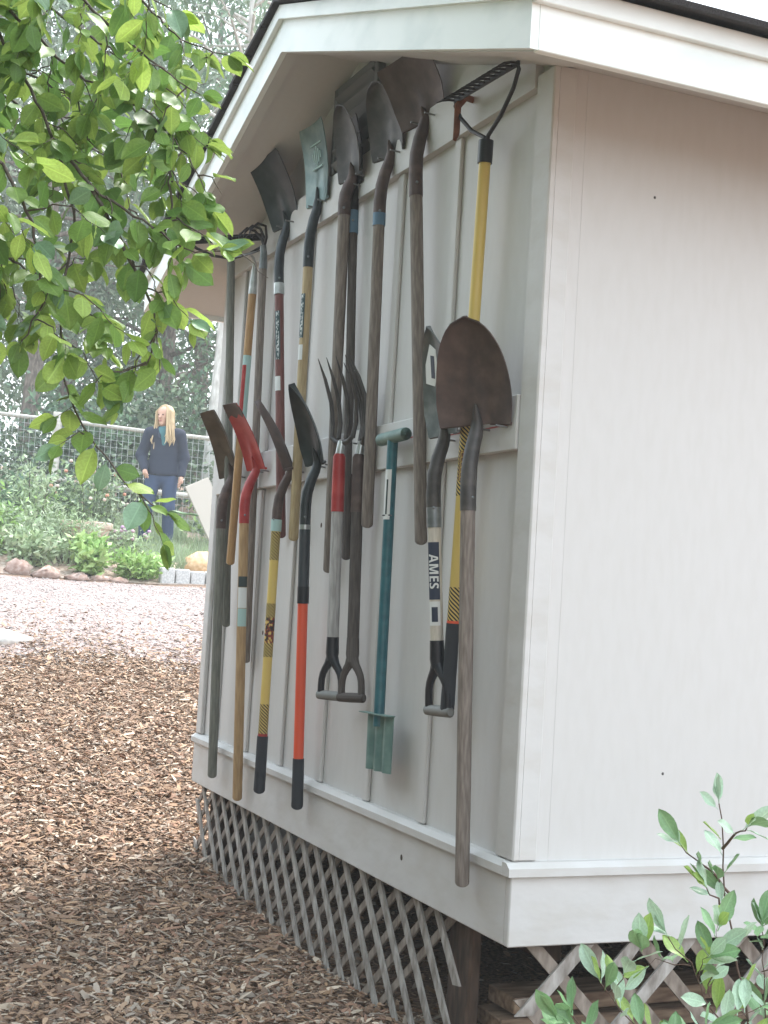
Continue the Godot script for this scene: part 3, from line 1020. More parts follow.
# a cranked shovel head: socket from y, foot of the blade at y + s, blade leaning out by tilt
func shovel_head(o: Node, y: float, s: float, crank: float, bl: float, bw: float, shape: String, tilt: float, dish: float, r: float, bm: Material, sm: Material, tipm: Material = null) -> Node:
	var ta := deg_to_rad(tilt)
	var al := V(0, cos(ta), sin(ta))
	var nn := V(0, -sin(ta), cos(ta))
	var base := V(0, y + s, -crank)
	var fx := func(v: float) -> float:
		if shape == "round": return bw * pow(maxf(1.0 - pow(v, 3.0), 0.0), 0.54) * (0.93 + 0.07 * minf(v * 5.0, 1.0))
		if shape == "point": return bw * minf(0.80 + v * 0.9, 1.0) * pow(maxf(1.0 - pow(v, 2.8), 0.0), 0.85)
		if shape == "square": return bw * (0.90 + 0.10 * minf(v * 3.0, 1.0)) * (1.0 if v < 0.96 else 0.96)
		if shape == "trench": return bw * (1.0 - 0.22 * v) * (1.0 if v < 0.95 else 0.93)
		return bw * (1.0 - 0.08 * v) * (1.0 if v < 0.94 else 0.9)
	var b := MB.new()
	b.sheet(func(u: float, v: float) -> Vector3:
		var w := u * 2.0 - 1.0
		var frog := 0.016 * exp(-pow(w * bw / 0.020, 2.0)) * maxf(0.0, 1.0 - v * 2.0)
		var bowl: float = dish * (pow(absf(w), 2.0) - 0.35) * (1.0 - 0.35 * v)
		return base + al * (v * bl) + V(1, 0, 0) * (w * fx.call(v)) + nn * (bowl + frog - 0.012 * sin(v * PI)), 14, 18, 0.0028)
	var blade := part(o, "blade", b, bm)
	if tipm: # bare metal where the paint has worn off the mouth
		b = MB.new()
		b.sheet(func(u: float, v0: float) -> Vector3:
			var w := u * 2.0 - 1.0
			var v := lerpf(0.80 + 0.03 * sin(w * 7.0), 1.002, v0)
			return base + al * (v * bl) + V(1, 0, 0) * (w * fx.call(v) * 1.01) + nn * (dish * (w * w - 0.35) * (1.0 - 0.35 * v) - 0.012 * sin(minf(v, 1.0) * PI)), 10, 5, 0.0044)
		part(blade, "worn_mouth", b, tipm)
	# rolled foot rests either side of the socket
	b = MB.new()
	for sg in [-1.0, 1.0]:
		var w0: float = fx.call(0.0)
		var pts := []
		for k in 5:
			var t := lerpf(0.28, 1.0, k / 4.0)
			pts.append(base + V(sg * t * w0, 0, 0) + nn * (dish * (t * t - 0.35) - 0.005) + al * 0.001)
		b.tube(pts, [0.0045, 0.005, 0.005, 0.005, 0.0045], 7)
	part(blade, "foot_rest", b, bm)
	# socket tube running up onto the blade
	b = MB.new()
	var pts := [V(0, y - 0.002, 0), V(0, y + 0.30 * s, 0), V(0, y + 0.52 * s, -0.10 * crank), V(0, y + 0.72 * s, -0.38 * crank), V(0, y + 0.88 * s, -0.72 * crank), V(0, y + s, -crank) + nn * 0.006]
	var rad := [r * 1.02, r * 1.04, r * 1.02, r * 0.98, r * 0.92, r * 0.82]
	for k in [[0.06, 0.62], [0.13, 0.42], [0.20, 0.12]]:
		pts.append(base + al * (k[0] * bl) + nn * 0.003); rad.append(r * k[1])
	b.tube(pts, rad, 12, true, 1.0)
	part(o, "socket", b, sm)
	# rivet
	b = MB.new()
	b.ball(V(r * 0.9, y + 0.14 * s, r * 0.42), V(0.0045, 0.0045, 0.0045), 8, 6)
	part(o, "rivet", b, M.steel_grey)
	return blade

func nails(top: Vector3, bot: Vector3, y: float, half: float) -> void: # two nails carry the foot of the blade
	var t := (top - bot).normalized()
	var p := bot + t * y
	for sg in [-1.0, 1.0]:
		var b := MB.new()
		b.tube([V(0.01, p.y - 0.007, p.z + sg * half), V(-0.058, p.y - 0.004, p.z + sg * half)], [0.003, 0.003], 6)
		part(get_node("garden_shed"), "nail", b, M.nail)

func shovel(label: String, cat: String, top: Vector3, bot: Vector3, yaw: float, p: Dictionary, called := "shovel") -> Node3D:
	var L := (top - bot).length()
	var o := thing(called, label, cat, tool_frame(top, bot, yaw), "garden tools hung on the shed wall")
	var r: float = p.get("r", 0.0185)
	handle(o, "handle", p.get("y0", 0.0), L, p.get("r0", r), r, p.hm, p.get("end", true))
	shovel_head(o, L, p.s, p.crank, p.bl, p.bw, p.shape, p.tilt, p.get("dish", 0.03), r * 1.05, p.bm, p.sm, p.get("tip"))
	nails(top, bot, L + p.s, minf(p.bw * 0.5, 0.05))
	return o

func make_tools() -> void:
	var cz := 28.0 # side of a handle that is turned to the path
	# ---- upper row
	var top := V(-0.120, 2.545, -2.419)
	var bot := V(-0.038, 1.055, -2.418)
	var o := rake("black bow rake with forked neck, farthest tool of the upper row", top, bot, 52.0, M.wood_greygreen, M.iron_black, 0.36, 0.085, 0.03, 0.0062)
	# hoe with tan handle
	top = V(-0.060, 2.406, -2.290)
	bot = V(-0.078, 1.304, -2.290)
	var L := (top - bot).length()
	o = thing("hoe", "small hoe with orange wooden handle and pale metal ferrule beside the bow rake", "hoe", tool_frame(top, bot, 20), "garden tools hung on the shed wall")
	handle(o, "handle", 0, L, 0.0165, 0.0165, M.wood_orange)
	sticker(o, "label", L - 0.52, L - 0.26, 0.0172, cz - 20 + 20, 75, M.mint_label)
	sticker(o, "label", L - 0.50, L - 0.30, 0.0178, cz + 40, 30, M.red_paint)
	var b := MB.new()
	b.tube([V(0, L - 0.01, 0), V(0, L + 0.07, 0), V(0, L + 0.11, 0), V(0, L + 0.135, 0.012), V(0, L + 0.15, 0.035)], [0.0175, 0.013, 0.009, 0.008, 0.007], 12)
	part(o, "ferrule", b, M.steel_pale)
	b = MB.new()
	b.box(Transform3D(Basis(V(1, 0, 0), 0.5), V(0, L + 0.145, 0.045)), V(0.13, 0.004, 0.055), 0.001)
	part(o, "blade", b, M.steel_grey)
	# cultivator behind it
	top = V(-0.060, 2.481, -2.172)
	bot = V(-0.034, 0.928, -2.138)
	L = (top - bot).length()
	o = thing("cultivator", "three-pronged cultivator with greyish wooden handle hung between hoe and red-handled shovel", "cultivator", tool_frame(top, bot, 10), "garden tools hung on the shed wall")
	handle(o, "handle", 0, L, 0.015, 0.0155, M.wood_greybrown)
	b = MB.new()
	b.tube([V(0, L - 0.005, 0), V(0, L + 0.06, 0), V(0, L + 0.09, 0.004)], [0.017, 0.014, 0.013], 12)
	part(o, "ferrule", b, M.steel_grey)
	for k in 3:
		b = MB.new()
		var dx := (k - 1) * 0.045
		b.tube([V(0, L + 0.08, 0), V(dx * 0.4, L + 0.12, 0.0), V(dx, L + 0.155, 0.02), V(dx, L + 0.16, 0.055), V(dx, L + 0.13, 0.085), V(dx, L + 0.10, 0.095)], [0.006, 0.006, 0.0055, 0.005, 0.004, 0.001], 8)
		part(o, "prong", b, M.iron_black)
	# square shovel with red-brown handle
	o = shovel("square-mouth dark steel shovel with red-brown handle and silver collar, upper row", "shovel", V(-0.060, 2.357, -1.955), V(-0.030, 1.408, -1.832), 12,
		{"hm": M.wood_redbrown, "bm": M.steel_dark, "sm": M.steel_dark, "s": 0.27, "crank": 0.045, "bl": 0.27, "bw": 0.105, "shape": "square", "tilt": 24, "dish": 0.02, "r": 0.0175})
	L = 0.957
	sleeve(o, "collar", L - 0.022, L + 0.022, 0.0205, M.steel_pale)
	sticker(o, "lettering", L - 0.28, L - 0.09, 0.0182, cz + 28, 34, M.script_label)
	sticker(o, "label", L - 0.40, L - 0.345, 0.0182, cz + 35, 38, M.white_label)
	# square shovel with teal blade
	o = shovel("square-mouth shovel with pale teal blade, white emblem and straw wooden handle", "shovel", V(-0.060, 2.381, -1.641), V(-0.050, 1.393, -1.640), 2,
		{"hm": M.wood_straw, "bm": M.steel_teal, "sm": M.steel_dark, "s": 0.24, "crank": 0.03, "bl": 0.285, "bw": 0.105, "shape": "square", "tilt": 9, "dish": 0.018, "r": 0.018})
	L = 0.988
	sticker(o, "lettering", L - 0.26, L - 0.10, 0.0186, cz + 40, 34, M.script_label)
	sticker(o, "label", L - 0.34, L - 0.285, 0.0186, cz + 40, 34, M.white_label)
	emblem(o, L + 0.24, 0.03, 9.0, 0.17)
	# brown shovel under the vent
	shovel("round-point shovel with worn grey-brown blade hung left of the gable vent", "shovel", V(-0.070, 2.487, -1.283), V(-0.048, 1.282, -1.283), 0,
		{"hm": M.wood_greybrown, "bm": M.rust_grey, "sm": M.rust_brown, "s": 0.135, "crank": 0.03, "bl": 0.245, "bw": 0.10, "shape": "round", "tilt": 15, "dish": 0.03, "r": 0.0205, "r0": 0.0165})
	o = shovel("dark narrow spade with blue taped neck hung behind the grey-brown shovel", "spade", V(-0.035, 2.448, -1.282), V(-0.030, 1.326, -1.173), 0,
		{"hm": M.wood_dark, "bm": M.iron_black, "sm": M.iron_black, "s": 0.15, "crank": 0.008, "bl": 0.24, "bw": 0.06, "shape": "trench", "tilt": 5, "dish": 0.01, "r": 0.015}, "spade")
	sleeve(o, "tape", 1.127 - 0.02, 1.127 + 0.06, 0.0175, M.blue_tape)
	o = shovel("round-point shovel with grey blade and blue taped neck, upper row centre", "shovel", V(-0.060, 2.399, -0.993), V(-0.038, 1.426, -0.993), 6,
		{"hm": M.wood_greybrown, "bm": M.rust_grey, "sm": M.rust_brown, "s": 0.225, "crank": 0.04, "bl": 0.235, "bw": 0.105, "shape": "round", "tilt": 18, "dish": 0.032, "r": 0.0185, "r0": 0.019})
	sleeve(o, "tape", 0.973 - 0.012, 0.973 + 0.028, 0.0205, M.blue_tape)
	shovel("large square-shouldered brown shovel with grey-brown handle right beside the yellow rake", "shovel", V(-0.060, 2.415, -0.714), V(-0.030, 1.369, -0.598), 10,
		{"hm": M.wood_greybrown, "bm": M.rust_brown, "sm": M.rust_brown, "s": 0.255, "crank": 0.045, "bl": 0.20, "bw": 0.125, "shape": "square", "tilt": 27, "dish": 0.025, "r": 0.0195, "r0": 0.0185})
	# yellow bow rake
	top = V(-0.060, 2.454, -0.266)
	bot = V(-0.050, 0.916, -0.327)
	o = rake("yellow-handled bow rake with black teeth and striped bands near the corner", top, bot, 0.0, M.yellow_glass, M.iron_black, 0.38, 0.145, 0.016, 0.0036)
	L = (top - bot).length()
	sleeve(o, "ferrule", L - 0.058, L + 0.004, 0.0205, M.black_plastic)
	sleeve(o, "striped_band", 0.245, 0.335, 0.0168, M.stripe_band)
	sleeve(o, "striped_band", 0.58, 0.78, 0.0168, M.stripe_band)
	sticker(o, "lettering", 0.62, 0.70, 0.0172, cz, 50, M.print_band)
	sleeve(o, "collar", 0.237, 0.245, 0.0175, M.orange_glass)
	handle(o, "grip", -0.004, 0.238, 0.0195, 0.0185, M.grip_rubber)
	# rusty hook bracket by the rake
	b = MB.new()
	b.tube([V(0.0, 2.63, -0.44), V(-0.05, 2.63, -0.43), V(-0.075, 2.60, -0.425), V(-0.075, 2.52, -0.425), V(-0.08, 2.50, -0.425)], [0.010, 0.011, 0.012, 0.011, 0.006], 8, true, 1.0, 0.6)
	part(get_node("garden_shed"), "hook", b, M.rust_orange)

	# ---- lower row
	shovel("trough-shaped tan brown shovel with grey handle, farthest of the lower row", "shovel", V(-0.100, 1.452, -2.374), V(-0.068, 0.453, -2.375), 12,
		{"hm": M.wood_greygreen, "bm": M.rust_tan, "sm": M.rust_brown, "s": 0.215, "crank": 0.05, "bl": 0.28, "bw": 0.075, "shape": "trench", "tilt": 25, "dish": 0.045, "r": 0.0195, "r0": 0.0185})
	o = shovel("red trenching shovel with tan wooden handle on the lower rail", "shovel", V(-0.100, 1.465, -2.073), V(-0.060, 0.412, -2.057), 14,
		{"hm": M.wood_tan, "bm": M.red_paint, "sm": M.red_paint, "s": 0.21, "crank": 0.055, "bl": 0.275, "bw": 0.066, "shape": "trench", "tilt": 28, "dish": 0.012, "r": 0.0185, "tip": M.rust_brown})
	L = 1.054
	sticker(o, "label", L - 0.245, L - 0.205, 0.0191, cz, 60, M.dark_label)
	sticker(o, "label", L - 0.325, L - 0.247, 0.0191, cz, 60, M.white_label)
	sticker(o, "label", L - 0.395, L - 0.327, 0.0191, cz, 60, M.mint_label)
	# brown narrow shovel, yellow handle
	o = shovel("narrow brown shovel with yellow handle and black hazard stripes", "shovel", V(-0.100, 1.437, -1.691), V(-0.100, 0.500, -1.690), -30,
		{"hm": M.yellow_glass, "bm": M.rust_brown, "sm": M.rust_brown, "s": 0.21, "crank": 0.045, "bl": 0.285, "bw": 0.085, "shape": "point", "tilt": 30, "dish": 0.03, "r": 0.0165})
	L = 0.937
	sleeve(o, "collar", L - 0.012, L + 0.03, 0.0195, M.mint_label)
	sleeve(o, "striped_band", L - 0.115, L - 0.014, 0.0172, M.stripe_band)
	sleeve(o, "striped_band", L - 0.32, L - 0.27, 0.0172, M.stripe_band)
	sleeve(o, "printed_band", L - 0.41, L - 0.32, 0.0174, M.print_band)
	sleeve(o, "striped_band", L - 0.46, L - 0.41, 0.0172, M.stripe_band)
	sleeve(o, "striped_band", 0.205, 0.31, 0.0172, M.stripe_band)
	sleeve(o, "collar", 0.196, 0.206, 0.0178, M.red_paint)
	handle(o, "grip", -0.006, 0.197, 0.0205, 0.0195, M.grip_rubber)
	# dark pointed shovel, orange handle
	o = shovel("dark pointed shovel with bright orange handle on the lower rail", "shovel", V(-0.100, 1.437, -1.390), V(-0.065, 0.492, -1.389), 3,
		{"hm": M.orange_glass, "bm": M.steel_dark, "sm": M.steel_dark, "s": 0.215, "crank": 0.045, "bl": 0.285, "bw": 0.085, "shape": "point", "tilt": 22, "dish": 0.035, "r": 0.0175})
	L = 0.946
	sleeve(o, "collar", L - 0.012, L + 0.004, 0.0205, M.steel_pale)
	sleeve(o, "handle_sleeve", L - 0.23, L - 0.012, 0.0192, M.slate_glass)
	sleeve(o, "collar", L - 0.262, L - 0.205, 0.0202, M.black_plastic)
	handle(o, "grip", -0.006, 0.165, 0.0205, 0.0195, M.grip_rubber)
	# forks
	fork("four-tined digging fork with red ferrule and black grip hung in front", V(-0.110, 1.63, -1.083), V(-0.094, 1.048, -1.082), 20.0, M.wood_silver, M.red_paint, M.black_plastic, M.grip_grey, 0.10, 0.075, 0.12)
	fork("dark-handled digging fork hung behind the red-ferruled fork", V(-0.060, 1.63, -1.040), V(-0.056, 1.05, -1.006), -12.0, M.wood_dark, M.rust_brown, M.wood_dark, M.wood_dark, 0.08, 0.08, 0.62)
	# teal edging tool with T-bar
	top = V(-0.060, 1.694, -0.779)
	bot = V(-0.060, 0.862, -0.759)
	L = (top - bot).length()
	o = thing("edging_spade", "teal T-handled edging spade hung upside down with green square blade", "spade", tool_frame(top, bot, 0), "garden tools hung on the shed wall")
	b = MB.new()
	b.tube([V(0, -0.03, 0), V(0, L * 0.5, 0), V(0, L - 0.004, 0)], [0.0165, 0.0165, 0.0165], 14, true, 1.0)
	part(o, "shaft", b, M.teal_paint)
	b = MB.new()
	b.tube([V(-0.095, L, 0), V(-0.09, L, 0), V(-0.03, L, 0), V(0.03, L, 0), V(0.09, L, 0), V(0.096, L, 0), V(0.094, L, 0)], [0.016, 0.0195, 0.0195, 0.0195, 0.0195, 0.0185, 0.013], 14)
	part(o, "t_bar", b, M.green_paint)
	sticker(o, "label", L - 0.25, L - 0.10, 0.0171, cz + 30, 40, M.white_label)
	sticker(o, "lettering", L - 0.235, L - 0.13, 0.0175, cz + 30, 9, M.dark_label)
	b = MB.new()
	b.tube([V(-0.019, L - 0.235, 0.0), V(0.0, L - 0.238, 0.020), V(0.019, L - 0.237, 0.004), V(0.05, L - 0.242, 0.012)], [0.0022, 0.0022, 0.0022, 0.001], 6)
	part(o, "wire_tie", b, M.black_plastic)
	b = MB.new()
	b.sheet(func(u: float, v: float) -> Vector3:
		var w := u * 2.0 - 1.0
		return V(w * 0.095 * (1.0 - 0.04 * v), 0.005 - v * 0.165, 0.006 * cos(w * PI * 3.0)), 24, 6, 0.003)
	var bl := part(o, "blade", b, M.green_paint)
	b = MB.new()
	b.box(Transform3D(Basis(), V(0, 0.006, 0.008)), V(0.205, 0.003, 0.03))
	part(bl, "foot_rest", b, M.green_paint)
	# D-handled shovel with printed handle
	top = V(-0.100, 1.429, -0.372)
	bot = V(-0.072, 1.075, -0.364)
	o = shovel("short pale-handled shovel with printed lettering and black D grip", "shovel", top, bot, 0,
		{"hm": M.wood_ash, "bm": M.steel_grey, "sm": M.rust_grey, "s": 0.235, "crank": 0.045, "bl": 0.30, "bw": 0.11, "shape": "point", "tilt": 9, "dish": 0.02, "r": 0.0185, "end": false})
	L = (top - bot).length()
	sleeve(o, "collar", L - 0.02, L + 0.035, 0.0205, M.steel_grey)
	d_grip(o, 0.0, M.black_plastic, M.grip_grey, 0.16, 0.046, deg_to_rad(8))
	sticker(o, "label", L - 0.215, L - 0.06, 0.0190, cz + 12, 52, M.navy_label)
	lettering(o, "lettering", "AMES", L - 0.14, 0.036, 0.0192, cz + 12, M.white_label)
	sticker(o, "label", L - 0.285, L - 0.22, 0.0190, cz + 12, 50, M.white_label)
	sticker(o, "emblem", L - 0.275, L - 0.235, 0.0194, cz + 10, 26, M.navy_label)
	var ta := deg_to_rad(9.0)
	b = MB.new()
	b.prism(PackedVector2Array([Vector2(-0.06, 0.15), Vector2(-0.01, 0.135), Vector2(0.02, 0.17), Vector2(0.03, 0.23), Vector2(0.0, 0.25), Vector2(-0.045, 0.20)]), V(0, L + 0.235, -0.045) + V(0, -sin(ta), cos(ta)) * 0.006, V(1, 0, 0), V(0, cos(ta), sin(ta)), V(0, -sin(ta), cos(ta)) * 0.0012)
	part(o, "sticker", b, M.white_label)
	b = MB.new()
	b.prism(PackedVector2Array([Vector2(-0.02, 0.16), Vector2(0.0, 0.155), Vector2(0.015, 0.215), Vector2(-0.005, 0.22)]), V(0, L + 0.235, -0.045) + V(0, -sin(ta), cos(ta)) * 0.0073, V(1, 0, 0), V(0, cos(ta), sin(ta)), V(0, -sin(ta), cos(ta)) * 0.0008)
	part(o, "sticker_print", b, M.navy_label)
	# big round shovel at the corner
	shovel("large round-point rusty brown shovel with long grey handle nearest the corner", "shovel", V(-0.100, 1.450, -0.170), V(-0.060, 0.488, -0.163), 32,
		{"hm": M.wood_greybrown, "bm": M.rust_brown, "sm": M.rust_grey, "s": 0.225, "crank": 0.045, "bl": 0.285, "bw": 0.115, "shape": "round", "tilt": 15, "dish": 0.03, "r": 0.0195, "r0": 0.0185})

func emblem(o: Node, y: float, crank: float, tilt: float, up: float) -> void:
	var ta := deg_to_rad(tilt)
	var al := V(0, cos(ta), sin(ta))
	var nn := V(0, -sin(ta), cos(ta))
	var b := MB.new()
	for k in 5:
		var h := 0.012 + 0.012 * (2 - absi(k - 2))
		b.prism(PackedVector2Array([Vector2(-0.035 + k * 0.016, up - h), Vector2(-0.029 + k * 0.016, up - h), Vector2(-0.029 + k * 0.016, up + h), Vector2(-0.035 + k * 0.016, up + h)]), V(0, y, -crank) + nn * -0.008, V(1, 0, 0), al, nn * 0.002)
	for k in 2:
		b.prism(PackedVector2Array([Vector2(-0.048, up - 0.045 + k * 0.085), Vector2(0.045, up - 0.045 + k * 0.085), Vector2(0.045, up - 0.040 + k * 0.085), Vector2(-0.048, up - 0.040 + k * 0.085)]), V(0, y, -crank) + nn * -0.008, V(1, 0, 0), al, nn * 0.0025)
	part(o, "emblem", b, M.mint_label)

func rake(label: String, top: Vector3, bot: Vector3, yaw: float, hm: Material, im: Material, width: float, bow: float, bar_h: float, tine_r: float) -> Node3D:
	var o := thing("bow_rake", label, "rake", tool_frame(top, bot, yaw), "garden tools hung on the shed wall")
	var L := (top - bot).length()
	handle(o, "handle", 0.0, L, 0.0162, 0.0165, hm)
	var hw := width * 0.5
	for sg in [-1.0, 1.0]:
		var b := MB.new()
		b.tube([V(sg * 0.006, L - 0.03, 0), V(sg * 0.010, L + 0.015, 0), V(sg * hw * 0.45, L + bow * 0.35, 0.004), V(sg * hw * 0.82, L + bow * 0.72, 0.008), V(sg * hw * 0.98, L + bow, 0.012), V(sg * hw * 0.93, L + bow * 1.08, 0.013)], [0.006, 0.006, 0.006, 0.006, 0.006, 0.006], 8)
		part(o, "bow_arm", b, im)
	var b := MB.new()
	b.box(Transform3D(Basis(), V(0, L + bow * 1.1, 0.014)), V(width, bar_h, 0.007), 0.002)
	var bar := part(o, "head_bar", b, im)
	var n := 13
	for k in n:
		b = MB.new()
		var x := lerpf(-hw + 0.006, hw - 0.006, float(k) / (n - 1))
		b.tube([V(x, L + bow * 1.1, 0.012), V(x, L + bow * 1.1 - 0.002, 0.035), V(x, L + bow * 1.1 - 0.008, 0.055), V(x, L + bow * 1.1 - 0.018, 0.072)], [tine_r, tine_r * 1.05, tine_r * 0.9, tine_r * 0.4], 6)
		part(bar, "tine", b, im)
	return o

func fork(label: String, top: Vector3, bot: Vector3, yaw: float, hm: Material, fm: Material, gm: Material, bm: Material, w: float, sock: float, ang: float) -> void:
	var o := thing("digging_fork", label, "fork", tool_frame(top, bot, yaw), "garden tools hung on the shed wall")
	var L := (top - bot).length()
	handle(o, "handle", 0.0, L, 0.0190, 0.0185, hm, false)
	d_grip(o, 0.0, gm, bm, 0.155, 0.043, ang)
	var b := MB.new()
	b.tube([V(0, L - 0.155, 0), V(0, L - 0.04, 0), V(0, L + 0.02, 0), V(0, L + 0.03, 0)], [0.0207, 0.0205, 0.0198, 0.0150], 14)
	part(o, "ferrule", b, fm)
	b = MB.new()
	b.tube([V(0, L + 0.02, 0), V(0, L + 0.05, -0.004), V(0, L + 0.07, -0.008)], [0.015, 0.013, 0.012], 12)
	part(o, "collar", b, M.steel_pale)
	b = MB.new()
	b.tube([V(-w * 0.5, L + 0.085, -0.008), V(-w * 0.3, L + 0.07, -0.01), V(0, L + 0.064, -0.01), V(w * 0.3, L + 0.07, -0.01), V(w * 0.5, L + 0.085, -0.008)], [0.007, 0.009, 0.011, 0.009, 0.007], 9)
	part(o, "yoke", b, M.rust_grey)
	for k in 4:
		var x := lerpf(-w * 0.5, w * 0.5, k / 3.0)
		b = MB.new()
		var j := rng.randf_range(-0.004, 0.004)
		b.tube([V(x, L + 0.08, -0.009), V(x * 1.12, L + 0.13, -0.016), V(x * 1.2 + j, L + 0.20, -0.008), V(x * 1.25 + j, L + 0.27, 0.018), V(x * 1.3 + j, L + 0.335, 0.05)], [0.0075, 0.0075, 0.007, 0.0055, 0.001], 8)
		part(o, "tine", b, M.rust_grey)
	nails(top, bot, L + 0.075, 0.02)

# ------------------------------------------------------------------ background
func far_leaf(b: MB, at: Vector3, dir: Vector3, L: float, w: float) -> void:
	var sd := dir.cross(V(rng.randfn(0, 1), rng.randfn(0, 1), rng.randfn(0, 1))).normalized()
	var nn := sd.cross(dir).normalized()
	var i := b.v.size()
	var mid := at + dir * L * 0.45
	b.p(at, nn); b.p(mid + sd * w * 0.5 - nn * w * 0.12, (nn + sd * 0.4).normalized()); b.p(at + dir * L, nn); b.p(mid - sd * w * 0.5 - nn * w * 0.12, (nn - sd * 0.4).normalized())
	b.ix.append_array([i, i + 2, i + 1, i, i + 3, i + 2])

func tree(called: String, label: String, at: Vector3, h: float, r: float, lean: Vector3, spread: float, clumps: int, per: int, leaf: float, cols: Array, bark: Material, low := 0.3, group := "trees behind the fence") -> void:
	var y := G(at.x, at.z)
	var o := thing(called, label, "tree", Transform3D(Basis(), V(at.x, y - 0.05, at.z)), group)
	var b := MB.new()
	var pts := []
	var rad := []
	for k in 9:
		var t := k / 8.0
		pts.append(lean * t * h + V(rng.randf_range(-0.05, 0.05) * t * 2, t * h * 0.92, rng.randf_range(-0.05, 0.05) * t * 2)); rad.append(r * (1.25 - 0.25 * minf(t * 8.0, 1.0)) * (1.0 - 0.85 * t))
	b.tube(pts, rad, 10, true, 1.0)
	var crown := MB.new()
	for k in clumps:
		var t := lerpf(low, 1.0, (k + rng.randf()) / clumps)
		var tr: Vector3 = pts[int(t * 7.99)].lerp(pts[min(8, int(t * 7.99) + 1)], fposmod(t * 7.99, 1.0))
		var a := rng.randf() * TAU
		var ext := spread * (0.35 + 0.75 * sin(PI * clampf((t - low) / (1.02 - low) * 0.85 + 0.15, 0, 1))) * rng.randf_range(0.35, 1.0)
		var tip := tr + V(cos(a) * ext, rng.randf_range(-0.1, 0.45) * ext, sin(a) * ext)
		b.tube([tr, tr.lerp(tip, 0.5) + V(0, 0.1 * ext, 0), tip], [r * 0.30 * (1.1 - t) + 0.012, r * 0.16 * (1.1 - t) + 0.008, 0.004], 5, false)
		var cr := spread * rng.randf_range(0.22, 0.42)
		var base: Color = cols[rng.randi() % cols.size()]
		for j in per:
			var d := V(rng.randfn(0, 1), rng.randfn(0, 0.8), rng.randfn(0, 1)) * cr * 0.55
			crown.col = dim(base, rng.randf_range(0.7, 1.25))
			far_leaf(crown, tip + d, (V(rng.randfn(0, 0.5), -0.55 + rng.randfn(0, 0.45), rng.randfn(0, 0.5))).normalized(), leaf * rng.randf_range(0.7, 1.3), leaf * rng.randf_range(0.28, 0.42))
	part(o, "trunk", b, bark)
	part(o, "crown", crown, M.far_leaf)

func bush(called: String, label: String, cat: String, at: Vector3, size: Vector3, count: int, leaf: float, cols: Array, broad := 0.5, group := "", flowers: Array = []) -> Node3D:
	var y := G(at.x, at.z)
	var o := thing(called, label, cat, Transform3D(Basis(), V(at.x, y - 0.02, at.z)), group)
	var st := MB.new()
	var fo := MB.new()
	var fl := MB.new()
	var nst := int(clampf(size.x * 14.0, 5, 26))
	for k in nst:
		var a := rng.randf() * TAU
		var q := sqrt(rng.randf())
		var tip := V(cos(a) * q * size.x * 0.5, size.y * rng.randf_range(0.55, 1.0) * (1.0 - 0.35 * q * q), sin(a) * q * size.z * 0.5)
		var root := V(tip.x * 0.35, 0, tip.z * 0.35)
		var mid := root.lerp(tip, 0.55) + V(0, size.y * 0.06, 0)
		st.tube([root, mid, tip], [0.008, 0.005, 0.002], 5, false)
		var base: Color = cols[rng.randi() % cols.size()]
		for j in count / nst:
			var t := pow(rng.randf(), 0.7)
			var p := root.lerp(mid, t * 2.0) if t < 0.5 else mid.lerp(tip, t * 2.0 - 1.0)
			var sp := size.x * 0.13
			p += V(rng.randfn(0, sp), rng.randfn(0, sp * 0.6), rng.randfn(0, sp))
			p.y = maxf(p.y, 0.02)
			fo.col = dim(base, rng.randf_range(0.7, 1.3))
			far_leaf(fo, p, V(rng.randfn(0, 0.8), 0.45 + rng.randfn(0, 0.5), rng.randfn(0, 0.8)).normalized(), leaf * rng.randf_range(0.7, 1.3), leaf * broad * rng.randf_range(0.8, 1.2))
		if flowers.size():
			for j in 3:
				fl.col = flowers[rng.randi() % flowers.size()]
				fl.ball(tip + V(rng.randfn(0, 0.05), rng.randfn(0.02, 0.04), rng.randfn(0, 0.05)), V(0.022, 0.02, 0.022), 7, 5)
	part(o, "stem", st, M.twig)
	part(o, "foliage", fo, M.far_leaf)
	if flowers.size():
		part(o, "flower", fl, M.flower).set_meta("kind", "stuff")
	return o

func stone(called: String, label: String, cat: String, at: Vector3, s: Vector3, m: Material, sd: int, turn := 0.0, group := "") -> void:
	var o := thing(called, label, cat, Transform3D(Basis(V(0, 1, 0), turn), V(at.x, at.y, at.z)), group)
	var b := MB.new()
	b.ball(V(0, s.y * 0.55, 0), s, 14, 10, noise(0.03, sd, 3), 0.55)
	part(o, "stone", b, m)

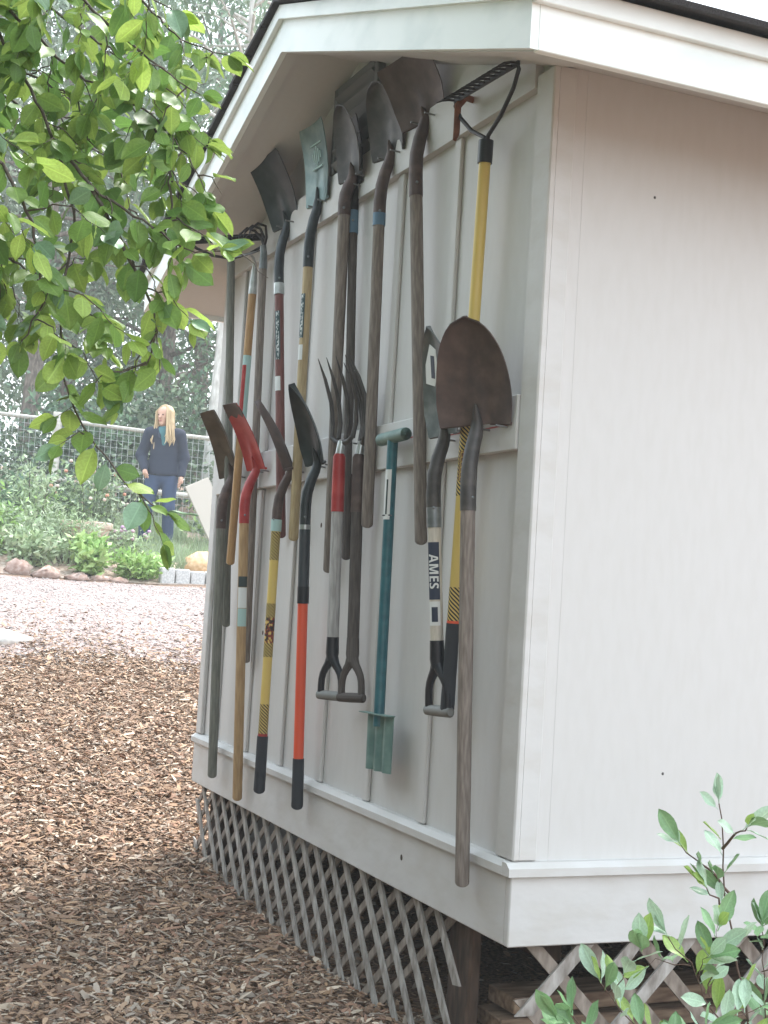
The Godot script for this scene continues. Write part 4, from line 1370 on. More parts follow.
func make_background() -> void:
	# wire fence: posts, top and bottom rail, welded mesh
	var A := V(-6.6, 0, -18.6)
	var B := V(9.6, 0, -11.5)
	var dir := (B - A).normalized()
	var fl := (B - A).length()
	var fence := thing("wire_fence", "wire mesh garden fence with pale wooden rails behind the flower bed", "fence")
	var topy := func(s: float) -> float: return lerpf(3.78, 2.69, s / fl)
	var n := 8
	for k in n + 1:
		var s := fl * (k - 0.04) / n
		var p := A + dir * s
		var b := MB.new()
		b.bx(V(-0.05, -0.3, -0.05), V(0.05, topy.call(s) - G(p.x, p.z) + 0.10, 0.05), 0.008)
		part(fence, "post", b, M.fence_wood, Transform3D(Basis(V(0, 1, 0), atan2(-dir.z, dir.x)), V(p.x, G(p.x, p.z), p.z)))
	for k in n:
		var s0 := fl * (k - 0.04) / n
		var s1 := fl * (k + 0.96) / n
		for lv in [[0.0, 0.055], [-0.76, 0.07]]:
			var b := MB.new()
			var p0: Vector3 = A + dir * (s0 + 0.055)
			var p1: Vector3 = A + dir * (s1 - 0.055)
			p0.y = topy.call(s0) + lv[0]
			p1.y = topy.call(s1) + lv[0]
			b.tube([p0, (p0 + p1) * 0.5 + V(0, -0.01, 0), p1], [lv[1] * 0.5, lv[1] * 0.5, lv[1] * 0.5], 4, true, 1.0)
			part(fence, "rail", b, M.fence_wood)
	var wb := MB.new()
	var wr := 0.0028
	var s := 0.0
	while s < fl:
		var p: Vector3 = A + dir * s + V(0, 0, 0.045)
		var y1: float = topy.call(s)
		wb.tube([V(p.x, G(p.x, p.z) + 0.05, p.z), V(p.x, y1, p.z)], [wr, wr], 3, false)
		s += 0.075
	for k in 15:
		var p0 := A + V(0, 0, 0.045)
		var p1 := B + V(0, 0, 0.045)
		p0.y = topy.call(0.0) - k * 0.09
		p1.y = topy.call(fl) - k * 0.09
		wb.tube([p0, p1], [wr, wr], 3, false)
	var w := part(fence, "wire_mesh", wb, M.wire)
	w.set_meta("kind", "stuff")
	# trees
	var g1 := [Color(0.10, 0.15, 0.09), Color(0.15, 0.20, 0.12), Color(0.20, 0.25, 0.17)]
	var g2 := [Color(0.11, 0.17, 0.10), Color(0.17, 0.24, 0.15), Color(0.24, 0.31, 0.22)]
	var g3 := [Color(0.09, 0.16, 0.10), Color(0.13, 0.22, 0.12)]
	tree("pale_trunk_tree", "slim tree with bare whitish trunk standing just behind the fence by the shed", V(3.62, 0, -15.6), 11.0, 0.13, V(0.02, 0, 0.0), 2.0, 46, 110, 0.15, g2, M.pale_bark, 0.42)
	tree("leaning_tree", "tree with brownish leaning trunk behind the left part of the fence", V(1.38, 0, -17.6), 9.0, 0.15, V(0.04, 0, -0.01), 1.9, 44, 110, 0.14, g1, M.bark, 0.30)
	tree("slender_tree", "slender grey trunked tree between the leaning tree and the person", V(2.35, 0, -19.5), 10.0, 0.13, V(-0.015, 0, 0.02), 2.2, 52, 120, 0.15, g2, M.bark, 0.22)
	tree("dense_tree", "dense dark green tree in the background behind the person", V(4.0, 0, -20.0), 8.5, 0.16, V(0.0, 0, 0.01), 2.2, 70, 130, 0.15, g3, M.bark, 0.08)
	var lab := ["tall hazy tree rising behind the left end of the fence", "tall hazy tree directly behind the slender grey tree", "tall hazy tree far behind the pale whitish trunk", "tall hazy tree half hidden behind the shed", "bushy hazy tree beyond the left edge of the fence", "distant hazy tree at the back left of the wood", "distant hazy tree in the middle of the wood", "distant hazy tree at the back right of the wood"]
	var spots := [[0.0, -19.5], [3.1, -24.0], [5.6, -23.5], [7.8, -20.5], [-2.6, -20.5], [1.0, -28.0], [5.0, -30.0], [9.5, -29.0]]
	for k in spots.size():
		tree("hazy_tree", lab[k], V(spots[k][0], 0, spots[k][1]), rng.randf_range(10.0, 13.5), 0.18, V(rng.randf_range(-0.03, 0.03), 0, 0), 2.7, 62, 120, 0.18, [g1, g2, g3][k % 3] + g2, M.bark, 0.12)
	# unseen trees added left of the clearing to keep the tool wall in shade
	var sl := ["unseen tree added for shade left of the clearing level with the shed", "unseen tree added for shade left of the plum tree", "unseen tree added for shade behind the viewpoint on the left"]
	var sp := [[-7.4, -2.6], [-7.8, 1.8], [-6.4, 6.6]]
	for k in 3:
		tree("added_shade_tree", sl[k], V(sp[k][0], 0, sp[k][1]), 5.6, 0.20, V(0.01, 0, 0), 2.6, 80, 160, 0.22, g1, M.bark, 0.18, "added shade trees left of the clearing")
	# unseen shrubs added along the left of the clearing to darken the lower wall
	var hl := ["unseen shrub added for shade left of the clearing level with the far end of the shed", "unseen shrub added for shade left of the clearing opposite the forks", "unseen shrub added for shade left of the clearing opposite the big round shovel", "unseen shrub added for shade at the foot of the plum tree"]
	for k in 4:
		bush("added_shade_shrub", hl[k], "shrub", V([-2.65, -2.75, -2.9, -3.3][k], 0, [-3.4, -2.0, -0.6, 2.0][k]), V(1.5, [2.9, 2.7, 2.3, 1.4][k], 1.5), 5200, 0.13, g1, 0.55, "added shade shrubs along the left of the clearing")
	# thicket along the fence
	var tl := ["broad leafy thicket behind the left of the fence", "leafy green thicket behind the fence left of the post", "dark leafy thicket behind the person", "low thicket behind the fence beside the shed"]
	var tp := [V(0.2, 0, -16.9), V(1.75, 0, -15.9), V(3.0, 0, -16.2), V(4.6, 0, -15.2)]
	for k in 4:
		bush("thicket", tl[k], "bush", tp[k], V(2.0, 1.75 if k != 2 else 2.4, 1.1), 4200, 0.10, g3 + g1, 0.6, "thickets behind the fence")
	# planting in the bed
	var pale := [Color(0.30, 0.40, 0.22), Color(0.38, 0.46, 0.30)]
	var lime := [Color(0.26, 0.42, 0.12), Color(0.34, 0.48, 0.18)]
	bush("lime_tuft", "bright lime green leafy tuft at the edge of the path below the person", "plant", V(1.62, 0, -10.75), V(0.55, 0.30, 0.4), 1100, 0.08, lime, 0.35)
	bush("flowering_plant", "small plant with purple pink flowers in front of the person's legs", "plant", V(1.60, 0, -11.25), V(0.45, 0.55, 0.35), 500, 0.06, pale, 0.4, "", [Color(0.42, 0.25, 0.42), Color(0.50, 0.32, 0.40)])
	bush("green_clump", "light green clump with broad leaves at the path edge left of the person", "plant", V(1.05, 0, -10.75), V(0.45, 0.42, 0.4), 700, 0.10, lime, 0.5)
	bush("feathery_plant", "feathery pale green plant in front of the terracotta pot", "plant", V(0.95, 0, -11.15), V(0.55, 0.75, 0.45), 1500, 0.07, pale, 0.2)
	bush("leafy_clump", "pale leafy clump above the brown edging rocks on the left", "plant", V(0.55, 0, -10.95), V(0.6, 0.45, 0.5), 900, 0.08, pale, 0.45)
	bush("tall_weed", "tall thin weedy plant standing in the middle of the bed", "plant", V(0.70, 0, -12.0), V(0.5, 1.05, 0.5), 700, 0.08, pale, 0.3)
	bush("border_plant", "spreading pale green border plant at the left edge of the bed", "plant", V(0.15, 0, -11.6), V(1.0, 0.7, 0.8), 2200, 0.08, pale + lime, 0.35)
	bush("dark_leaved_plant", "dark leaved young plant standing behind the edging rocks", "plant", V(0.42, 0, -12.4), V(0.7, 1.0, 0.6), 500, 0.09, g3, 0.5)
	bush("rose_bush", "pinkish white flowering bush growing above the terracotta pot", "plant", V(1.42, 0, -12.5), V(0.9, 1.15, 0.8), 1500, 0.07, pale + g1, 0.5, "", [Color(0.62, 0.45, 0.40), Color(0.65, 0.55, 0.48), Color(0.58, 0.26, 0.18)])
	bush("fence_shrub", "pale shrub filling the bed in front of the fence rail", "plant", V(0.5, 0, -13.8), V(1.7, 1.0, 0.8), 2600, 0.08, pale + g1, 0.5)
	bush("bed_shrub", "grassy green shrub in the bed left of the person's legs", "plant", V(1.25, 0, -13.4), V(1.0, 0.6, 0.7), 1600, 0.08, lime, 0.3)
	bush("low_shrub", "low pale shrub far left in the bed", "plant", V(-0.7, 0, -12.2), V(1.3, 0.8, 1.0), 1800, 0.08, pale, 0.4)
	bush("right_shrub", "green shrub behind the bleached board near the shed", "plant", V(3.3, 0, -13.2), V(0.9, 0.9, 0.7), 1400, 0.08, lime + g1, 0.4)
	# grass in the bed
	var gm := MB.new()
	for k in 5:
		var a := k * 1.3
		gm.col = Color(1, 1, 1)
		gm.t(V(-0.006, 0, 0).rotated(V(0, 1, 0), a), V(0.006, 0, 0).rotated(V(0, 1, 0), a), V(0.03 * cos(a), 0.22, 0.05 * sin(a * 2.0)))
	var grass := gm.mesh()
	grass.surface_set_material(0, M.far_leaf)
	var xf := []
	var cl := []
	for i in 9000:
		var x := rng.randf_range(-2.5, 5.0)
		var z := rng.randf_range(-15.5, -11.2)
		if gn.get_noise_2d(x * 30.0, z * 30.0) < -0.05: continue
		var sc := rng.randf_range(0.4, 1.1)
		xf.append(Transform3D(Basis(V(0, 1, 0), rng.randf() * TAU) * Basis.from_scale(V(1.5, sc, 1.5)), V(x, G(x, z), z)))
		cl.append(dim(pale[rng.randi() % 2], rng.randf_range(0.7, 1.2)))
	var go := scatter("bed_grass", grass, xf, cl)
	tag(go, "pale thin grass growing through the flower bed", "grass", "", "stuff")
	# pot
	var pz := V(1.22, 0, -11.75)
	var o := thing("plant_pot", "large pale terracotta pot standing in the flower bed", "pot", Transform3D(Basis(), V(pz.x, G(pz.x, pz.z) - 0.02, pz.z)))
	var b := MB.new()
	b.lathe([Vector2(0.0, 0.0), Vector2(0.16, 0.0), Vector2(0.24, 0.30), Vector2(0.25, 0.34)], 22)
	part(o, "pot_body", b, M.terracotta)
	b = MB.new()
	b.lathe([Vector2(0.25, 0.335), Vector2(0.275, 0.34), Vector2(0.28, 0.40), Vector2(0.262, 0.41), Vector2(0.245, 0.40), Vector2(0.24, 0.33), Vector2(0.0, 0.33)], 22)
	part(o, "rim", b, M.terracotta)
	# edging rocks
	var rl := ["reddish edging rock at the far left of the path edge", "flat brown edging rock second from the left", "brown edging rock under the pale green clump", "small edging rock between brown rocks and lime tuft", "small pinkish edging rock left of the lime tuft", "rounded edging rock left of the view beside the path"]
	var rp := [[0.38, -10.60, 0.13, 0.10], [0.64, -10.52, 0.16, 0.08], [0.92, -10.50, 0.12, 0.06], [1.16, -10.55, 0.09, 0.05], [1.34, -10.52, 0.09, 0.045], [0.02, -10.65, 0.12, 0.085]]
	for k in rp.size():
		stone("edging_rock", rl[k], "rock", V(rp[k][0], G(rp[k][0], rp[k][1]) - 0.03, rp[k][1]), V(rp[k][2], rp[k][3], 0.11), M.rock, 200 + k, k * 0.7, "rocks edging the bed")
	stone("pale_stone", "flat pale stone lying where the mulch meets the path", "rock", V(-0.32, G(-0.32, -6.7) - 0.03, -6.7), V(0.24, 0.07, 0.14), M.pale_rock, 222, 0.4)
	stone("boulder", "tan orange boulder lying on the block edging by the shed", "rock", V(2.42, G(2.42, -11.3) - 0.02, -11.3), V(0.26, 0.14, 0.20), M.tan_rock, 231, 0.3)
	# block edging
	o = thing("block_edging", "low row of pale concrete blocks edging the bed beside the shed", "edging", Transform3D(Basis(), V(1.78, G(1.78, -10.62), -10.62)))
	for k in 7:
		b = MB.new()
		b.box(Transform3D(Basis(V(0, 1, 0), rng.randf_range(-0.08, 0.08)), V(k * 0.155 + 0.05, 0.06 + rng.randf_range(-0.012, 0.012), rng.randf_range(-0.02, 0.02))), V(0.14, 0.17, 0.13), 0.012)
		part(o, "block", b, M.concrete)
	# bleached board leaning on the fence side
	o = thing("bleached_board", "wide bleached white board leaning in the bed behind the boulder", "board", Transform3D(Basis(V(0, 1, 0), 0.35) * Basis(V(0, 0, 1), 0.42) * Basis(V(1, 0, 0), -0.25), V(3.04, G(2.6, -12.3) - 0.05, -12.3)))
	b = MB.new()
	b.bx(V(-0.17, 0, -0.012), V(0.17, 1.05, 0.012), 0.004)
	part(o, "board", b, M.bleached_board)

# ------------------------------------------------------------------ person (smooth joined capsules, meshed as surface nets)
func nets(b: MB, bones: Array, cell: float, k: float, cut = null) -> void:
	var lo := V(1e9, 1e9, 1e9)
	var hi := -lo
	for q in bones:
		var r: float = maxf(q[2], q[3]) + cell * 3.0
		for e in 2:
			lo = lo.min(q[e] - V(r, r, r)); hi = hi.max(q[e] + V(r, r, r))
	var nx := int((hi.x - lo.x) / cell) + 2
	var ny := int((hi.y - lo.y) / cell) + 2
	var nz := int((hi.z - lo.z) / cell) + 2
	var f := PackedFloat32Array()
	f.resize(nx * ny * nz)
	f.fill(1.0)
	for q in bones:
		var a: Vector3 = q[0]
		var d: Vector3 = q[1] - a
		var dd := maxf(d.length_squared(), 1e-8)
		var sq: Vector3 = q[4] if q.size() > 4 else Vector3.ONE # squash
		var r: float = maxf(q[2], q[3]) * maxf(1.0, maxf(1.0 / sq.x, 1.0 / sq.z)) + k + cell * 2.0
		var l := ((a.min(q[1]) - V(r, r, r) - lo) / cell).floor()
		var h := ((a.max(q[1]) + V(r, r, r) - lo) / cell).ceil()
		for z in range(maxi(0, int(l.z)), mini(nz, int(h.z))):
			for y in range(maxi(0, int(l.y)), mini(ny, int(h.y))):
				for x in range(maxi(0, int(l.x)), mini(nx, int(h.x))):
					var p := lo + V(x, y, z) * cell - a
					var t := clampf(p.dot(d) / dd, 0.0, 1.0)
					var dist: float = ((p - d * t) * sq).length() - lerpf(q[2], q[3], t)
					var i := (z * ny + y) * nx + x
					var o := f[i]
					var hh := maxf(k - absf(o - dist), 0.0) / k
					f[i] = minf(o, dist) - hh * hh * k * 0.25
	if cut != null:
		for z in nz:
			for y in ny:
				for x in nx:
					var i := (z * ny + y) * nx + x
					if f[i] < 0.05:
						f[i] = maxf(f[i], cut.call(lo + V(x, y, z) * cell))
	var id := {}
	var off := [0, 1, nx, nx + 1, nx * ny, nx * ny + 1, nx * ny + nx, nx * ny + nx + 1]
	for z in nz - 1:
		for y in ny - 1:
			for x in nx - 1:
				var i := (z * ny + y) * nx + x
				var m := 0
				for c in 8:
					if f[i + off[c]] < 0.0: m += 1
				if m == 0 or m == 8: continue
				var sum := Vector3.ZERO
				var cnt := 0
				for e in [[0, 1], [2, 3], [4, 5], [6, 7], [0, 2], [1, 3], [4, 6], [5, 7], [0, 4], [1, 5], [2, 6], [3, 7]]:
					var fa := f[i + off[e[0]]]
					var fb := f[i + off[e[1]]]
					if (fa < 0.0) != (fb < 0.0):
						var t := fa / (fa - fb)
						var pa := V(e[0] & 1, (e[0] >> 1) & 1, e[0] >> 2)
						var pb := V(e[1] & 1, (e[1] >> 1) & 1, e[1] >> 2)
						sum += pa.lerp(pb, t); cnt += 1
				var gx := f[i + 1] - f[i] + f[i + off[7]] - f[i + off[6]]
				var gy := f[i + nx] - f[i] + f[i + off[7]] - f[i + off[5]]
				var gz := f[i + nx * ny] - f[i] + f[i + off[7]] - f[i + off[3]]
				id[i] = b.v.size()
				b.p(lo + (V(x, y, z) + sum / cnt) * cell, V(gx, gy, gz).normalized())
	for i in id:
		var ins: bool = f[i] < 0.0
		for ax in 3:
			var st: int = [1, nx, nx * ny][ax]
			if (f[i + st] < 0.0) == ins: continue
			var u: int = [nx, nx * ny, 1][ax]
			var w: int = [nx * ny, 1, nx][ax]
			if id.has(i - u) and id.has(i - w) and id.has(i - u - w):
				var a: int = id[i]
				var c1: int = id[i - u]
				var c2: int = id[i - u - w]
				var c3: int = id[i - w]
				if ins: b.ix.append_array([a, c2, c1, a, c3, c2])
				else: b.ix.append_array([a, c1, c2, a, c2, c3])

func make_person() -> void:
	var at := V(2.285, 0, -12.90)
	var o := thing("person", "person in dark blue jacket and jeans with long blonde hair standing in the garden", "person", Transform3D(Basis(V(0, 1, 0), -0.30), V(at.x, G(at.x, at.z) - 0.01, at.z)))
	var fl := V(1.0, 1.0, 1.45)
	var hip := [V(-0.09, 0.90, 0), V(0.09, 0.90, 0)]
	var knee := [V(-0.15, 0.49, 0.05), V(0.10, 0.49, 0.03)]
	var ank := [V(-0.17, 0.09, -0.02), V(0.11, 0.09, -0.02)]
	var sh := [V(-0.175, 1.365, -0.01), V(0.175, 1.365, -0.01)]
	var el := [V(-0.255, 1.10, -0.04), V(0.235, 1.10, -0.03)]
	var wr := [V(-0.20, 0.93, 0.13), V(0.225, 0.88, 0.07)]
	var hd := V(-0.015, 1.565, 0.02)
	var yaw := -0.55 # head turned to the person's right
	var hb := Basis(V(0, 1, 0), yaw)
	# body
	var bones := [[V(0, 0.95, 0), V(0, 1.12, 0), 0.125, 0.11, fl], [V(0, 1.12, 0), V(0, 1.33, -0.01), 0.115, 0.125, fl], [V(0, 1.36, -0.01), V(-0.01, 1.47, 0.0), 0.06, 0.05]]
	for s in 2:
		bones.append([sh[s], el[s], 0.045, 0.036])
		bones.append([el[s], wr[s], 0.036, 0.024])
		bones.append([hip[s], knee[s], 0.075, 0.05])
		bones.append([knee[s], ank[s], 0.048, 0.032])
		bones.append([ank[s], ank[s] + V(0, -0.05, 0.13), 0.03, 0.025])
	var b := MB.new()
	nets(b, bones, 0.016, 0.03)
	# head with nose, chin and ears
	var H := func(x: float, y: float, z: float) -> Vector3: return hd + hb * V(x, y, z)
	var hbn := [[H.call(0, 0.03, -0.012), H.call(0, 0.035, 0.008), 0.083, 0.080], [H.call(0, -0.03, 0.03), H.call(0, -0.085, 0.045), 0.058, 0.032], [H.call(0, 0.01, 0.082), H.call(0, -0.022, 0.103), 0.008, 0.013], [H.call(0, -0.09, 0.0), V(-0.01, 1.42, -0.005), 0.046, 0.05],
		[H.call(0.08, 0.01, -0.01), H.call(0.084, -0.025, -0.005), 0.013, 0.009], [H.call(-0.08, 0.01, -0.01), H.call(-0.084, -0.025, -0.005), 0.013, 0.009]]
	nets(b, hbn, 0.007, 0.02)
	for s in 2:
		var sg := -1.0 if s == 0 else 1.0
		var d: Vector3 = (wr[s] - el[s]).normalized()
		var side := d.cross(V(sg, 0, 0)).normalized()
		var hbns := [[wr[s], wr[s] + d * 0.075, 0.024, 0.030, V(1.0, 1.0, 1.0)]]
		for k in 4:
			var r0: Vector3 = wr[s] + d * 0.075 + side * (k - 1.5) * 0.019
			var ln: float = [0.062, 0.075, 0.070, 0.052][k]
			var k1: Vector3 = r0 + d * ln * 0.55 - V(sg, 0, 0) * 0.008
			hbns.append([r0, k1, 0.009, 0.0085])
			hbns.append([k1, k1 + d * ln * 0.4 - V(sg, 0, 0) * 0.016, 0.0085, 0.007])
		var t0: Vector3 = wr[s] + d * 0.03 + side * 0.024
		hbns.append([t0, t0 + d * 0.035 + side * 0.022, 0.011, 0.009])
		hbns.append([t0 + d * 0.035 + side * 0.022, t0 + d * 0.07 + side * 0.026, 0.009, 0.007])
		nets(b, hbns, 0.0045, 0.008)
	var body := part(o, "body", b, M.skin)
	# clothing
	b = MB.new()
	bones = [[V(0, 0.90, 0), V(0, 1.10, 0), 0.192, 0.150, fl], [V(0, 1.10, 0), V(0, 1.32, -0.01), 0.145, 0.150, fl], [V(-0.12, 1.36, -0.015), V(0.12, 1.36, -0.015), 0.082, 0.082], [V(0, 1.36, -0.03), V(0, 1.44, -0.03), 0.085, 0.072]]
	for s in 2:
		bones.append([sh[s], el[s], 0.072, 0.06])
		bones.append([el[s], wr[s], 0.06, 0.044])
		bones.append([el[s], el[s] + V(0, 0.05, -0.012), 0.063, 0.05])
	nets(b, bones, 0.015, 0.035, func(p: Vector3) -> float:
		var v := maxf(0.87 - p.y, p.y - 1.455)
		var vneck := 0.045 + 0.10 - absf(p.x + 0.005) * 2.2 - (1.46 - p.y) * 0.55
		if p.z > 0.02: v = maxf(v, vneck - 0.06)
		return v)
	part(body, "jacket", b, M.jacket)
	b = MB.new()
	nets(b, [[V(0, 0.95, 0.015), V(0, 1.36, 0.02), 0.125, 0.108, fl]], 0.016, 0.02)
	part(body, "shirt", b, M.shirt)
	b = MB.new()
	bones = [[V(0, 0.93, 0), V(0, 0.88, -0.01), 0.145, 0.15, V(1, 1, 1.25)]]
	for s in 2:
		bones.append([hip[s], knee[s], 0.098, 0.072])
		bones.append([knee[s], ank[s] + V(0, -0.03, 0), 0.070, 0.068])
		bones.append([knee[s] + V(0, -0.03, 0.02), knee[s] + V(0, 0.02, 0.02), 0.06, 0.06])
	nets(b, bones, 0.015, 0.03, func(p: Vector3) -> float: return maxf(0.055 - p.y, p.y - 0.98))
	part(body, "jeans", b, M.denim)
	for s in 2:
		b = MB.new()
		nets(b, [[ank[s] + V(0, -0.03, -0.03), ank[s] + V(0, -0.045, 0.12), 0.042, 0.040]], 0.012, 0.02, func(p: Vector3) -> float: return 0.005 - p.y)
		part(body, "shoe", b, M.shoe)
	# hair: long, over the shoulders
	b = MB.new()
	var hair := [[H.call(0, 0.05, -0.03), H.call(0, 0.055, -0.005), 0.093, 0.088], [H.call(0, 0.03, -0.05), H.call(0, -0.14, -0.06), 0.085, 0.07], [H.call(0, -0.14, -0.06), V(0.02, 1.24, -0.115), 0.075, 0.05]]
	for sg in [-1.0, 1.0]:
		hair.append([H.call(sg * 0.068, 0.05, -0.005), H.call(sg * 0.085, -0.07, -0.005), 0.036, 0.036])
		hair.append([H.call(sg * 0.085, -0.07, -0.005), V(sg * 0.09 + 0.01, 1.30 if sg > 0 else 1.38, 0.06 if sg > 0 else 0.02), 0.036, 0.026])
	nets(b, hair, 0.009, 0.02, func(p: Vector3) -> float:
		var q := hb.transposed() * (p - hd)
		return minf(q.z - 0.052 + maxf(0.0, q.y - 0.05) * 0.4, 10.0) if q.y > -0.10 else -1.0)
	part(body, "hair", b, M.hair)
	b = MB.new()
	for k in 90:
		var a := rng.randf_range(-2.35, 2.35)
		var rr := rng.randf_range(0.088, 0.105)
		var p0: Vector3 = H.call(sin(a) * 0.05, 0.125, -cos(a) * 0.04 - 0.01)
		var p1: Vector3 = H.call(sin(a) * rr, 0.05, -cos(a) * rr - 0.005)
		var p2: Vector3 = H.call(sin(a) * rr * 1.05, -0.08, -cos(a) * rr * 1.0 - 0.01)
		var p3: Vector3 = V(p2.x * 1.25 + rng.randfn(0, 0.015), 1.30 + rng.randfn(0, 0.035), p2.z * 1.1 + (0.035 if absf(a) > 1.3 else -0.03))
		b.tube([p0, p1, p2, p3, p3 + V(rng.randfn(0, 0.01), -0.04, 0.005)], [0.006, 0.010, 0.010, 0.008, 0.002], 5, false)
	part(body, "hair", b, M.hair)
	# jacket collar and hem
	b = MB.new()
	b.tube([V(-0.05, 1.30, 0.105), V(-0.085, 1.40, 0.055), V(-0.075, 1.45, -0.02), V(0.0, 1.465, -0.075), V(0.075, 1.45, -0.02), V(0.085, 1.40, 0.055), V(0.05, 1.30, 0.105)], [0.012, 0.022, 0.025, 0.025, 0.025, 0.022, 0.012], 8, true, 1.0, 0.6)
	part(body, "collar", b, M.jacket)
	for sg in [-1.0, 1.0]:
		b = MB.new()
		b.ball(H.call(sg * 0.030, 0.012, 0.083), V(0.011, 0.006, 0.006), 10, 6)
		part(body, "eye", b, M.eye_dark)
	b = MB.new()
	b.ball(H.call(0, -0.058, 0.086), V(0.022, 0.006, 0.008), 10, 6)
	part(body, "mouth", b, M.lip)

# ------------------------------------------------------------------ near tree and shrub
func leaf_mesh(L: float, w: float, fold: float, curl: float, tipw: float) -> ArrayMesh:
	var b := MB.new()
	b.sheet(func(u: float, v: float) -> Vector3:
		var s := u * 2.0 - 1.0
		var prof := pow(sin(PI * pow(clampf(v, 0.0, 1.0), tipw)), 0.8) if v > 0.0 and v < 1.0 else 0.0
		var x := s * w * 0.5 * prof
		return V(x, v * L, absf(x) * fold - curl * L * v * v + 0.03 * L * sin(v * 9.0) * absf(s)), 4, 7)
	b.tube([V(0, -0.12 * L, 0.0), V(0, 0.02 * L, 0)], [0.0009, 0.0008], 4, false)
	return b.mesh()

func grow(base: Array, leaf_step: float, sub_step: float, sub_len: float, leaves: Array, twigs: MB, r0: float, droop: float, first := 0.0) -> void:
	var rad := []
	for k in base.size():
		rad.append(lerpf(r0, r0 * 0.35, float(k) / (base.size() - 1)))
	var cv := Curve3D.new()
	for k in base.size():
		var tg: Vector3 = (base[min(k + 1, base.size() - 1)] - base[max(k - 1, 0)]) * 0.16
		cv.add_point(base[k], -tg, tg)
	var len := cv.get_baked_length()
	var pts := []
	var rr := []
	var n := int(len / 0.03) + 3
	for k in n + 1:
		var t := float(k) / n
		pts.append(cv.sample_baked(t * len) + V(rng.randfn(0, 0.0025), rng.randfn(0, 0.0025), rng.randfn(0, 0.0025)))
		rr.append(r0 * (1.0 - 0.72 * t))
	twigs.tube(pts, rr, 6, true, 1.0)
	var s := first
	var side := 1.0
	while s < len:
		var p := cv.sample_baked(s)
		var tg := (cv.sample_baked(minf(s + 0.02, len)) - cv.sample_baked(maxf(s - 0.02, 0))).normalized()
		side = -side
		var out := tg.cross(V(rng.randfn(0, 1), rng.randfn(0, 1), rng.randfn(0, 1))).normalized()
		leaves.append([p, (tg * 0.5 + out * 0.9 + V(0, -droop, 0)).normalized()])
		s += leaf_step * rng.randf_range(0.6, 1.4)
	for e in 3:
		var tg: Vector3 = (pts[n] - pts[n - 2]).normalized()
		leaves.append([pts[n], (tg + V(rng.randfn(0, 0.5), rng.randfn(-droop * 0.5, 0.4), rng.randfn(0, 0.5))).normalized()])
	if sub_len > 0.0:
		s = first + sub_step * rng.randf()
		while s < len:
			var p := cv.sample_baked(s)
			var tg := (cv.sample_baked(minf(s + 0.02, len)) - cv.sample_baked(maxf(s - 0.02, 0))).normalized()
			var d := (tg * 0.4 + V(rng.randfn(0, 0.8), rng.randfn(-0.25, 0.55), rng.randfn(0, 0.8))).normalized()
			var l := sub_len * rng.randf_range(0.5, 1.2)
			grow([p, p + d * l * 0.5 + V(0, 0.01, 0), p + d * l + V(0, -l * droop * 0.5, 0)], leaf_step * 0.85, 0, 0, leaves, twigs, r0 * 0.42, droop, 0.03)
			s += sub_step * rng.randf_range(0.6, 1.4)

func leaf_xf(p: Vector3, d: Vector3, sc: float, up: Vector3) -> Transform3D:
	var z := up - d * up.dot(d)
	if z.length_squared() < 0.01: z = d.cross(V(1, 0.2, 0.3))
	z = z.normalized()
	return Transform3D(Basis(d.cross(z), d, z) * Basis(V(0, 1, 0), rng.randfn(0, 0.45)) * Basis.from_scale(V(sc, sc, sc)), p + d * 0.007 * sc)

